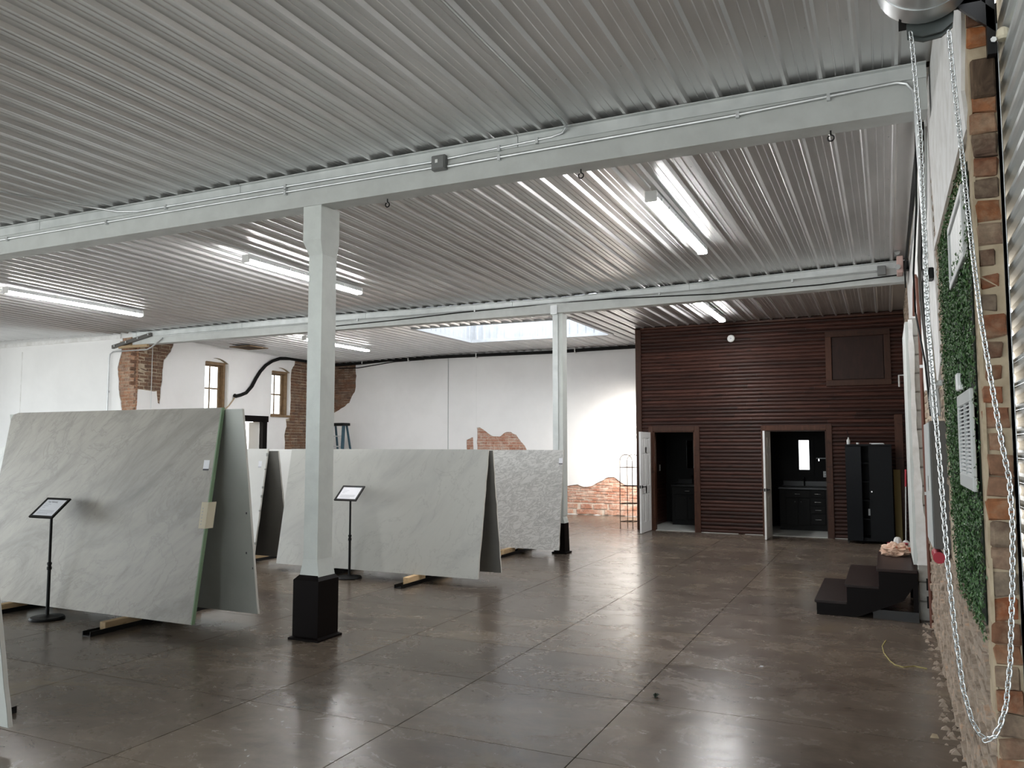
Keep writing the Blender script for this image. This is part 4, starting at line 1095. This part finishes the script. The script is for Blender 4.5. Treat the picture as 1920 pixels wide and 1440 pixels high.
# washroom fittings
def vanity(label, x0, x1, y0, doors, drawers, bx):
    t = thing('vanity', label, 'vanity', ((x0 + x1) / 2, y0, 0.012))
    obj('carcass', B(x0, y0 + .02, .012, x1, YW + 1.94, .86), M['vanity'], t)
    obj('countertop', B(x0 - .02, y0 - .02, .86, x1 + .02, YW + 1.945, .90), M['counter'], t, bevel=.004)
    obj('backsplash', B(x0, YW + 1.92, .90, x1, YW + 1.945, 1.0), M['counter'], t)
    for (a, b) in doors:
        d = obj('door', B(a, y0, .12, b, y0 + .018, .66), M['vanity'], t, bevel=.004)
        kx = b - .05 if a < (doors[0][0] + doors[-1][1]) / 2 - .1 else a + .05
        obj('knob', MB().lathe((kx, y0 - .02, .60), [(.008, 0), (.012, .008), (.008, .02)], 8), M['chrome'], d)
    if doors:
        d = obj('false_drawer', B(doors[0][0], y0, .69, doors[-1][1], y0 + .018, .84), M['vanity'], t, bevel=.004)
        cx = (doors[0][0] + doors[-1][1]) / 2
        obj('handle', MB().tube([(cx - .05, y0 - .02, .765), (cx + .05, y0 - .02, .765)], .007, 6), M['chrome'], d)
    for (a, b, za, zb) in drawers:
        d = obj('drawer', B(a, y0, za, b, y0 + .018, zb), M['vanity'], t, bevel=.004)
        cx = (a + b) / 2; cz = (za + zb) / 2
        obj('handle', MB().tube([(cx - .06, y0 - .02, cz), (cx + .06, y0 - .02, cz)], .007, 6), M['chrome'], d)
    fx = bx
    obj('faucet', MB().tube([(fx, YW + 1.85, .90), (fx, YW + 1.85, 1.04), (fx, YW + 1.80, 1.09), (fx, YW + 1.74, 1.06)], .013, 8), M['black'], t)
    return t
vanity('black vanity with four drawers seen through the right washroom door', -2.10, -1.12, 17.85, [(-1.98, -1.74), (-1.72, -1.50)], [(-1.48, -1.2, .70, .84), (-1.48, -1.2, .53, .68), (-1.48, -1.2, .37, .51), (-1.48, -1.2, .14, .35)], -1.66)
vanity('black vanity seen in the dark left washroom doorway', -4.42, -3.5, 17.95, [(-4.36, -4.08), (-4.06, -3.78)], [], -4.08)
def mirror(label, x0, x1, z0, z1):
    t = thing('wall_mirror', label, 'mirror', ((x0 + x1) / 2, YW + 1.94, z0)); y = YW + 1.945
    obj('frame', MB().box(x0, y - .03, z0, x0 + .10, y, z1).box(x1 - .10, y - .03, z0, x1, y, z1).box(x0 + .10, y - .03, z1 - .09, x1 - .10, y, z1).box(x0 + .10, y - .03, z0, x1 - .10, y, z0 + .09), M['vanity'], t)
    obj('glass', B(x0 + .10, y - .015, z0 + .09, x1 - .10, y - .002, z1 - .09), M['mirror'], t)
mirror('framed mirror in the right washroom reflecting bright light', -1.86, -1.45, 1.16, 1.98)
mirror('dim framed mirror in the left washroom', -4.32, -3.93, 1.16, 1.98)
t = thing('wall_outlet', 'white outlet plate above the right washroom counter', 'outlet', (-1.235, YW + 1.94, 1.1))
obj('plate', B(-1.275, YW + 1.938, 1.09, -1.195, YW + 1.949, 1.22), M['white'], t, bevel=.003)
obj('socket', MB().box(-1.25, YW + 1.934, 1.105, -1.22, YW + 1.938, 1.14).box(-1.25, YW + 1.934, 1.165, -1.22, YW + 1.938, 1.2), M['pale_grey'], t)
t = thing('wall_switch', 'white switch plate on the left washroom side wall', 'switch', (X0 + .12, 17.3, 1.22))
obj('plate', B(X0 + .113, 18.02, 1.20, X0 + .122, 18.10, 1.34), M['white'], t)
obj('toggle', B(X0 + .122, 18.05, 1.25, X0 + .130, 18.07, 1.28), M['white'], t)
t = thing('wall_shelf', 'thin glass shelf beside the right washroom mirror', 'shelf', (-1.28, YW + 1.88, 1.5))
obj('board', B(-1.40, YW + 1.80, 1.49, -.56, YW + 1.945, 1.51), M['pale_grey'], t)
obj('bracket', MB().box(-1.36, YW + 1.85, 1.44, -1.34, YW + 1.945, 1.49), M['chrome'], t)

# insulated black pipe along left and back walls
t = thing('insulated_pipe', 'thick black insulated pipe running along the ceiling line to a capped end', 'pipe', (XL + .06, 15.6, 3.05))
p1 = [(15.58, 3.03), (15.75, 3.07), (15.95, 3.14), (16.15, 3.32), (16.30, 3.55), (16.45, 3.74), (16.65, 3.92), (16.9, 4.06), (17.2, 4.16), (17.6, 4.20), (18.3, 4.19), (19.0, 4.19), (19.45, 4.19)]
obj('lagging', MB().tube([(XL + .06, y, z) for y, z in p1] + [(XL + .12, YB - .09, 4.19), (XL + .35, YB - .06, 4.19), (-14, YB - .06, 4.205), (-13.1, YB - .06, 4.25), (-11.1, YB - .06, 4.26), (-9.7, YB - .06, 4.25), (-8, YB - .06, 4.235), (-6.9, YB - .06, 4.25), (-5.0, YB - .06, 4.265)], .045, 8), M['black_matte'], t, smooth=True)
obj('cable_run', MB().tube([(-14.9, YB - .03, 4.09), (-14.2, YB - .03, 4.07), (-13.6, YB - .03, 4.13), (-12.9, YB - .03, 4.20), (-11.9, YB - .03, 4.22)], .014, 6), M['black_matte'], t)
obj('copper_tail', MB().tube([(XL + .05, 15.58, 3.03), (XL + .05, 15.50, 2.92), (XL + .04, 15.38, 2.78), (XL + .04, 15.15, 2.62)], .016, 6), M['mortar_pale'], t)
obj('end_cap', MB().tube([(XL + .06, 15.54, 3.05), (XL + .06, 15.60, 3.035)], .05, 8), M['black_matte'], t)
for x in (-14.0, -12.4, -10.2, -7.3, -5.1):
    obj('hanger', B(x - .012, YB - .115, 4.18, x + .012, YB - .001, 4.32), M['white'], t)

# steel strut, timber blocks and conduit at the brick corner
t = thing('steel_strut', 'dark bolted steel strut slanting at the brick corner top', 'strut', (-15.3, 12.5, 4.0))
Ps = lambda f, k: (-15.62 + 1.2 * f, 12.33 + .02 * k, 3.93 + .22 * f)
obj('flat_bar', MB().hexa([Ps(0, 0), Ps(1, 0), Ps(1, 3), Ps(0, 3)] + [(p[0] - .01, p[1], p[2] + .075) for p in (Ps(0, 0), Ps(1, 0), Ps(1, 3), Ps(0, 3))]), M['grey'], t)
bo = MB()
for f in (.08, .38, .68, .95):
    p = Ps(f, 0); bo.tube([(p[0], p[1] - .02, p[2] + .04), (p[0], p[1], p[2] + .04)], .018, 6)
obj('bolt', bo, M['galv'], t)
tag(obj('timber_block', B(-15.45, 12.36, 3.925, -14.55, 12.42, 3.985), M['pine'], bevel=.004), 'short pale timber lying under the end of the rear beam', 'timber')
tag(obj('timber_block', B(-15.50, 12.44, 4.0, -15.16, 12.59, 4.10), M['pine'], bevel=.004), 'stubby pale timber packed on top of the brick corner', 'timber')
conduit([(-15.98, 12.56, 1.2), (-15.98, 12.56, 3.75), (-15.95, 12.56, 3.85), (-15.86, 12.56, 3.90), (-14.55, 12.36, 3.86), (-14.42, 12.36, 3.90), (-14.1, 12.37, 4.09)], .016, 'grey conduit rising beside the brick corner and bending to the beam', [(-15.98, 12.575, 3.0)])
conduit([(XL + .03, 13.0, 2.6), (XL + .03, 13.0, 4.0)], .008, 'thin conduit down the shaded side of the brick corner', [])

# ================================================================== STEPS AT THE RIGHT WALL
t = thing('wooden_steps', 'dark brown three-tread wooden steps against the right wall', 'steps', (-.25, 9.9, 0))
SX = [-.735, -.435, -.125, .235]; SZ = [.155, .335, .515]; SY0, SY1 = 9.22, 10.72
for y in (SY0, SY1 - .04):
    prof = [(SX[0], 0), (-.36, 0), (-.30, .02), (.10, .20), (.19, .34), (.19, .0), (SX[3], 0), (SX[3], SZ[2] - .03), (SX[2], SZ[2] - .03), (SX[2], SZ[1] - .03), (SX[1], SZ[1] - .03), (SX[1], SZ[0] - .03), (SX[0], SZ[0] - .03)]
    obj('stringer', MB().prism(prof, 0, lambda u, v, q: (u, y + .04 * q, v)), M['darkwood'], t)
for i in range(3):
    obj('tread', B(SX[i] - .02, SY0 - .02, SZ[i] - .03, SX[i + 1] + (.0 if i < 2 else 0), SY1 + .01, SZ[i]), M['tread'], t, bevel=.004)
    obj('riser', B(SX[i], SY0 + .04, (SZ[i - 1] if i else 0), SX[i] + .02, SY1 - .04, SZ[i] - .031), M['darkwood'], t)
# plastic bag
bm = bmesh.new(); bmesh.ops.create_icosphere(bm, subdivisions=4, radius=1)
for v in bm.verts:
    n0 = noise.noise(v.co * 2.2) * .35 + noise.noise(v.co * 5.5) * .22 + noise.noise(v.co * 11) * .08
    v.co *= 1 + n0
    v.co = Vector((v.co.x * .15, v.co.y * .17, max(-.055, v.co.z * .085)))
me = bpy.data.meshes.new('plastic_bag'); bm.to_mesh(me); bm.free(); me.materials.append(M['bag'])
for p in me.polygons: p.use_smooth = False
o = bpy.data.objects.new('plastic_bag', me); o.location = (.045, 10.42, SZ[2] + .055); COL.objects.link(o)
tag(o, 'crumpled pale orange plastic bag on the top step', 'bag')
tag(obj('granite_strip', MB().hexa([(-.19, 9.25, 0), (.235, 9.18, 0), (.235, 9.20, 0), (-.19, 9.27, 0), (-.19, 9.26, .09), (.235, 9.19, .10), (.235, 9.21, .10), (-.19, 9.28, .09)]), M['granite']), 'dark streaked granite offcut on the floor under the wooden steps', 'granite')
t = thing('bent_rod', 'short bent grey rod under the wooden steps', 'rod', (.1, 9.9, .25))
obj('rod', MB().tube([(.02, 9.75, .235), (.15, 9.75, .235), (.17, 9.75, .25), (.17, 9.75, .30)], .009, 6), M['pale_grey'], t)

# ================================================================== RIGHT WALL FITTINGS
# artificial hedge
hg = thing('hedge_panel', 'green artificial boxwood hedge panel on the right wall', 'hedge', (XR - .02, 4.9, 2.0))
HP = [(4.0, .98), (5.42, .98), (5.55, 1.10), (5.8, 1.65), (5.97, 2.2), (5.97, 3.10), (4.07, 3.08), (3.98, 2.7), (4.0, 1.6)]
HK = lambda u, v: (u * .94, 1.79 + (v - 1.79) * .945)
obj('backing', MB().holed([HK(min(5.93, max(4.06, u)), min(3.06, max(1.02, v))) for u, v in HP], [], lambda u, v, q: (XR - .014 - .004 * q, u, v)), M['leaf_back'], hg)
lv = MB(); lr = random.Random(3); cnt = 0
while cnt < 15000:
    u, v = lr.uniform(3.9, 6.0), lr.uniform(.95, 3.13)
    if not inside((u + lr.uniform(-.02, .02), v + lr.uniform(-.02, .02)), HP): continue
    if 4.08 < u < 4.93 and 2.68 < v < 2.98 and not (v < 2.74 + .25 * max(0, (4.5 - u))): continue
    if 4.02 < u < 4.72 and 1.58 < v < 2.06: continue
    n0 = noise.noise(Vector((u * 7, v * 7, 0))) * .02
    u, v = HK(u, v)
    x = XR - .020 - lr.random() * .018 - max(-.004, n0 * .5)
    s_ = lr.uniform(.007, .012); a = lr.uniform(0, 6.28); tl = lr.uniform(-.9, .9)
    d = Vector((math.sin(tl) * .6, math.cos(a), math.sin(a))).normalized(); e_ = Vector((-.8, lr.uniform(-1, 1), lr.uniform(-.6, 1))).cross(d).normalized()
    c = Vector((x, u, v)); nrm_ = d.cross(e_)
    lv.add([c - d * s_, c + e_ * s_ * .55 + nrm_ * s_ * .2, c + d * s_, c - e_ * s_ * .55 + nrm_ * s_ * .2], [(0, 1, 2), (0, 2, 3)]); cnt += 1
obj('leaves', lv, M['leaf'], hg, kind='stuff')
# white framed panel set in the hedge
t = thing('framed_panel', 'white framed panel half covered by hedge leaves', 'panel', (XR - .05, 4.5, 2.68))
Y0, Y1, Z0, Z1 = 3.82, 4.63, 2.58, 2.895
obj('frame', MB().box(XR - .046, Y0, Z1 - .035, XR - .026, Y1, Z1).box(XR - .046, Y0, Z0, XR - .026, Y1, Z0 + .03).box(XR - .046, Y0, Z0 + .03, XR - .026, Y0 + .03, Z1 - .035).box(XR - .046, Y1 - .035, Z0 + .03, XR - .026, Y1, Z1 - .035), M['pale_grey'], t, bevel=.003)
for k in range(5):
    yy = Y0 + .035 + k * .147
    obj('plank', B(XR - .036, yy, Z0 + .032, XR - .027, yy + .140, Z1 - .037), M['white'], t, bevel=.003)
# louvred vent
t = thing('louvred_vent', 'grey louvred wall vent in the hedge near the jamb', 'vent', (XR - .05, 4.4, 1.57))
Y0, Y1, Z0, Z1 = 3.80, 4.46, 1.597, 2.025
a_, b_ = XR - .046, XR - .030
obj('frame', MB().box(a_, Y0, Z0, b_, Y1, Z0 + .06).box(a_, Y0, Z1 - .055, b_, Y1, Z1).box(a_, Y0, Z0 + .06, b_, Y0 + .05, Z1 - .055).box(a_, Y1 - .06, Z0 + .06, b_, Y1, Z1 - .055), M['pale_grey'], t, bevel=.003)
obj('mullion', B(a_ + .001, 4.105, Z0 + .06, b_, 4.125, Z1 - .055), M['pale_grey'], t)
obj('back_plate', B(XR - .033, Y0 + .05, Z0 + .06, XR - .030, Y1 - .06, Z1 - .055), M['ink'], t)
for k in range(18):
    zz = Z0 + .063 + k * .0174
    obj('slat', MB().add([(a_ + .002, Y0 + .05, zz), (a_ + .002, Y1 - .06, zz), (a_ + .011, Y1 - .06, zz + .009), (a_ + .011, Y0 + .05, zz + .009), (a_ + .002, Y0 + .05, zz - .003), (a_ + .002, Y1 - .06, zz - .003), (a_ + .011, Y1 - .06, zz + .006), (a_ + .011, Y0 + .05, zz + .006)], [(0, 1, 2, 3), (7, 6, 5, 4), (0, 4, 5, 1), (2, 6, 7, 3)]), M['pale_grey'], t)
t = thing('door_holder', 'small white plastic holder above the louvred vent', 'holder', (XR - .05, 4.62, 2.07))
obj('grip', B(XR - .055, 4.32, 2.045, XR - .030, 4.38, 2.13), M['white'], t, bevel=.006)
obj('hook', B(XR - .050, 4.23, 2.045, XR - .030, 4.32, 2.068), M['white'], t, bevel=.004)
# electrical panel
t = thing('electrical_panel', 'tall grey electrical panel beside the hedge, behind the chain', 'electrical panel', (.31, 6.1, 1.1))
obj('box', B(.262, 6.06, 1.10, XR + .002, 6.75, 1.95), M['grey'], t, bevel=.004)
obj('door', B(.250, 6.075, 1.11, .261, 6.74, 1.94), M['pale_grey'], t, bevel=.003)
obj('latch', B(.243, 6.14, 1.48, .250, 6.18, 1.58), M['chrome'], t)
t = thing('red_pipe', 'short red pipe stub below the electrical panel', 'pipe', (.28, 6.12, 1.0))
obj('stub', MB().tube([(.285, 6.02, 1.05), (.285, 6.3, 1.05)], .034, 12), M['red'], t, smooth=True)
obj('flange', MB().tube([(.285, 6.01, 1.05), (.285, 6.03, 1.05)], .038, 12), M['red'], t)
t = thing('flexible_conduit', 'ribbed grey flexible conduit entering the electrical panel top', 'conduit', (.3, 6.2, 2.0))
pts = [(.30, 6.2, 1.95), (.295, 6.2, 2.02), (.285, 6.2, 2.10), (.29, 6.12, 2.17), (.31, 6.05, 2.20), (.35, 6.0, 2.20)]
obj('hose', MB().tube(pts, .017, 8), M['pale_grey'], t, smooth=True)
rg = MB()
for i in range(len(pts) - 1):
    a, b = Vector(pts[i]), Vector(pts[i + 1])
    for k in range(5):
        p = a.lerp(b, k / 5); rg.tube([p, p + (b - a).normalized() * .006], .020, 8)
obj('ridge', rg, M['pale_grey'], t)
# copper pipe and conduits running down the wall
t = thing('copper_pipe', 'thin copper pipe running down the right wall to the floor', 'pipe', (.32, 8.9, .1))
obj('pipe', MB().tube([(.335, 8.9, .02), (.33, 8.9, 1.0), (.33, 8.9, 2.4), (.325, 8.9, 3.2), (.32, 8.92, 3.45), (.31, 9.0, 3.50), (.305, 9.25, 3.40), (.30, 9.4, 3.15)], .017, 8), M['copper'], t, smooth=True)
obj('clamp', MB().box(.315, 8.88, 2.55, .358, 8.92, 2.58).box(.315, 8.88, 1.3, .358, 8.92, 1.33), M['galv'], t)
cbl = thing('cable_bundle', 'bundle of grey and black cables hanging at the right end of the front beam', 'cable', (.3, 6.4, 4.1))
for k, (dx, r_, mt) in enumerate(((0, .012, 'grey'), (.02, .010, 'black_matte'), (.04, .012, 'pale_grey'), (-.02, .008, 'black_matte'))):
    obj('cable', MB().tube([(.29 + dx, 6.35 + .1 * k, 4.15), (.28 + dx, 6.5 + .1 * k, 3.6), (.26 + dx, 6.7 + .2 * k, 3.2), (.27 + dx, 6.9 + .2 * k, 2.9), (.30 + dx, 6.8, 2.4), (.31 + dx, 6.5, 2.0)], r_, 6), M[mt], cbl)
cb2 = thing('cable_bundle', 'loose black cables along the top of the right wall to the rear beam', 'cable', (.3, 9, 4.3))
for k in range(5):
    obj('cable', MB().tube([(.30, 6.6, 4.28 - .03 * k), (.29, 8.4, 4.22 - .05 * k), (.30, 10.2, 4.27 - .03 * k), (.29, 12.0, 4.2 - .02 * k), (.30, 12.35, 4.1 - .03 * k)], .009, 6), M['black_matte'], cb2)
t = thing('exit_sign', 'pinkish exit sign box with lamps at the far beam end', 'exit sign', (.2, 12.1, 4.2))
obj('box', B(.195, 11.98, 4.13, .275, 12.30, 4.36), M['pink'], t, bevel=.008)
obj('bracket', B(.275, 12.06, 4.18, XR, 12.2, 4.30), M['black'], t)
for z in (4.20, 4.40): obj('lamp_head', MB().tube([(.205, 11.93, z), (.205, 12.0, z)], .035, 10), M['pale_grey'], t)
t = thing('pipe_clamp', 'small black valve clamp on the right wall above the panel', 'clamp', (.3, 6.5, 3.0))
obj('clamp_body', B(.27, 6.45, 2.99, .345, 6.6, 3.07), M['black'], t, bevel=.008)
t = thing('pipe_bracket', 'small grey bracket sticking from the brick at the far right', 'bracket', (.25, 15.5, 3.0))
obj('arm', MB().tube([(XR, 15.5, 3.0), (.22, 15.5, 3.0), (.22, 15.5, 2.8)], .015, 6), M['pale_grey'], t)

# ================================================================== ROLL-UP DOOR
rd = thing('roll_up_door', 'silver corrugated roll-up door at the right edge', 'door', (.49, 2.0, 0))
rd['kind'] = 'thing'
SP = .0965
prof = [(.476, 0), (.476, .012), (.486, .022), (.506, .032), (.512, .046), (.512, .056), (.506, .070), (.486, .080), (.476, .0885), (.476, SP - .001)]
n = len(prof)
vs_ = [(x, y, z) for y in (.1, 4.05) for x, z in prof] + [(x + .0012, y, z) for y in (.1, 4.05) for x, z in prof]
fs_ = [(i, i + 1, n + i + 1, n + i) for i in range(n - 1)]
fs_ += [(2 * n + i, 3 * n + i, 3 * n + i + 1, 2 * n + i + 1) for i in range(n - 1)]
fs_ += [(n + i, n + i + 1, 3 * n + i + 1, 3 * n + i) for i in range(n - 1)]
s0 = obj('slat', MB().add(vs_, fs_), M['slat'], rd)
for k in range(1, 38):
    o = s0.copy(); COL.objects.link(o); o.location = (s0.location.x, s0.location.y, s0.location.z + k * SP)
obj('guide_rail', MB().box(.446, YJ - .03, 0, .456, YJ + .012, 3.50).box(.446, YJ - .03, 0, .459, YJ - .022, 3.50), M['galv'], rd)
obj('guide_channel', MB().box(.449, 4.10, 0, .474, 4.14, 3.7).box(.4585, YJ + .0, 0, .464, YJ + .04, 3.6), M['black'], rd)
obj('bottom_bar', B(.470, .1, 0.001, .52, 4.05, .02), M['galv'], rd)
# barrel with wound curtain
br = MB().tube([(.20, .3, 3.716), (.20, 3.62, 3.716)], .185, 40).tube([(.20, 3.50, 3.716), (.20, 3.56, 3.716)], .1885, 40)
obj('barrel', br, M['galv'], rd, smooth=True)
pp = [(.128, 3.585), (.131, 3.497), (.190, 3.474), (.258, 3.480), (.30, 3.512), (.306, 3.57), (.306, 3.80), (.128, 3.80)]
obj('bracket_plate', MB().prism(pp, 0, lambda u, v, q: (u, 3.66 + .012 * q, v)).prism([(u, v + .012) for u, v in pp], 0, lambda u, v, q: (u, 3.64 + .012 * q, v)), plain('grey_green_steel', (.06, .07, .068), .45), rd, bevel=0)
obj('wheel_guard', MB().box(.10, 3.60, 3.555, .13, 3.70, 3.60), M['black'], rd)
obj('support_bracket', MB().hexa([(.29, 3.62, 3.60), (.445, 3.62, 3.44), (.445, 3.64, 3.44), (.29, 3.64, 3.60), (.29, 3.62, 3.70), (.445, 3.62, 3.53), (.445, 3.64, 3.53), (.29, 3.64, 3.70)]).box(.30, 3.62, 3.58, .42, 3.66, 3.62).box(.415, 3.62, 3.35, .447, 3.66, 3.75).box(.30, 3.62, 3.62, .46, 3.66, 3.80), M['black'], rd)
obj('bolt', MB().tube([(.435, 3.60, 3.40), (.435, 3.62, 3.40)], .012, 6), M['chrome'], rd)
tag(obj('plastic_fitting', MB().lathe((.47, 3.62, 3.40), [(.02, 0), (.026, .01), (.022, .04), (.01, .05)], 12), M['cream']), 'small cream plastic fitting between door and bracket', 'fitting')

# hoist chain: every link a part
ch = thing('hoist_chain', 'long galvanised pull chain looping down from the door barrel', 'chain', (.14, 3.60, 3.50))
def link_mesh():
    Ls, r_, wr = .0115, .0088, .0030
    path = []
    for a in range(0, 181, 30): path.append((r_ * math.cos(R(a)), 0, Ls * .75 + r_ * math.sin(R(a))))
    for a in range(180, 361, 30): path.append((r_ * math.cos(R(a)), 0, -Ls * .75 + r_ * math.sin(R(a))))
    n = len(path); vs_, fs_ = [], []
    for i in range(n):
        p = Vector(path[i]); d = (Vector(path[(i + 1) % n]) - Vector(path[i - 1])).normalized(); s_ = Vector((0, 1, 0)); b = d.cross(s_)
        for k in range(5):
            a = 2 * math.pi * k / 5; vs_.append(p + (s_ * math.cos(a) + b * math.sin(a)) * wr)
    for i in range(n):
        for k in range(5): fs_.append((i * 5 + k, i * 5 + (k + 1) % 5, ((i + 1) % n) * 5 + (k + 1) % 5, ((i + 1) % n) * 5 + k))
    me = bpy.data.meshes.new('link'); me.from_pydata(vs_, [], fs_)
    for p in me.polygons: p.use_smooth = True
    me.materials.append(M['zinc']); return me
lm = link_mesh()
left = [(.143, 3.482), (.163, 3.068), (.164, 2.644), (.163, 2.293), (.176, 1.948), (.188, 1.651), (.198, 1.338), (.214, 1.073), (.234, .852), (.260, .735), (.285, .690), (.307, .676)]
right = [(.328, .688), (.350, .730), (.374, .81), (.394, .971), (.412, 1.251), (.422, 1.473), (.419, 1.655), (.399, 1.798), (.370, 2.069), (.348, 2.281), (.329, 2.561), (.318, 2.757), (.308, 2.955), (.290, 3.248), (.280, 3.474)]
poly = [Vector((x, 3.60, z)) for x, z in left + right]
PL = .0232; acc = 0; pos = poly[0].copy(); seg = 0; k = 0; remain = 0
pts = []
for a, b in zip(poly, poly[1:]):
    L = (b - a).length; d = (b - a) / L; s_ = remain
    while s_ < L: pts.append((a + d * s_, d)); s_ += PL
    remain = s_ - L
if len(pts) > 300: pts = pts[:300]
for k, (p, d) in enumerate(pts):
    q = d.to_track_quat('Z', 'Y'); o = bpy.data.objects.new('link', lm); o.parent = ch
    o.location = p - ch.location
    o.rotation_euler = (q @ Matrix.Rotation(R(45 + 90 * (k % 2) + (12 * math.sin(k * .05))), 3, 'Z').to_quaternion()).to_euler()
    COL.objects.link(o)

# ================================================================== FLOOR LITTER
t = thing('yellow_cord', 'thin yellow cord lying on the floor near the right wall', 'cord', (0, 7.6, 0))
obj('cord_strand', MB().tube([(-.07, 8.25, .004), (-.10, 8.0, .004), (-.085, 7.75, .004), (-.04, 7.5, .004), (.0, 7.37, .004), (.06, 7.33, .004), (.14, 7.40, .004), (.23, 7.36, .004)], .0035, 5), plain('yellow_cord', (.42, .36, .12), .6), t)
t = thing('dead_leaf', 'curled dark leaf lying on the concrete by the floor joint', 'leaf', (-1.546, 5.73, 0))
lfm = MB()
for s_ in (-1, 1):
    lfm.add([(-1.546 + s_ * .0, 5.70, .003), (-1.546 + s_ * .018, 5.72, .022), (-1.546 + s_ * .022, 5.75, .018), (-1.546, 5.77, .006), (-1.546 + s_ * .006, 5.735, .032)], [(0, 1, 4), (1, 2, 4), (2, 3, 4), (3, 0, 4)])
obj('blade', lfm, M['leaf_back'], t)
tag(obj('mortar_crumb', MB().hexa([(.18, 5.67, 0), (.23, 5.68, 0), (.225, 5.71, 0), (.185, 5.705, 0), (.19, 5.675, .02), (.22, 5.685, .022), (.215, 5.70, .018), (.195, 5.70, .02)]), M['mortar_pale']), 'pale crumb of mortar on the floor near the right wall', 'crumb')
tag(obj('paper_scrap', MB().hexa([(-.995, 6.86, .001), (-.965, 6.87, .001), (-.97, 6.89, .001), (-.99, 6.885, .001), (-.992, 6.862, .006), (-.967, 6.872, .009), (-.972, 6.888, .004), (-.989, 6.884, .006)]), M['paper']), 'tiny white paper scrap on the cracked concrete', 'scrap')
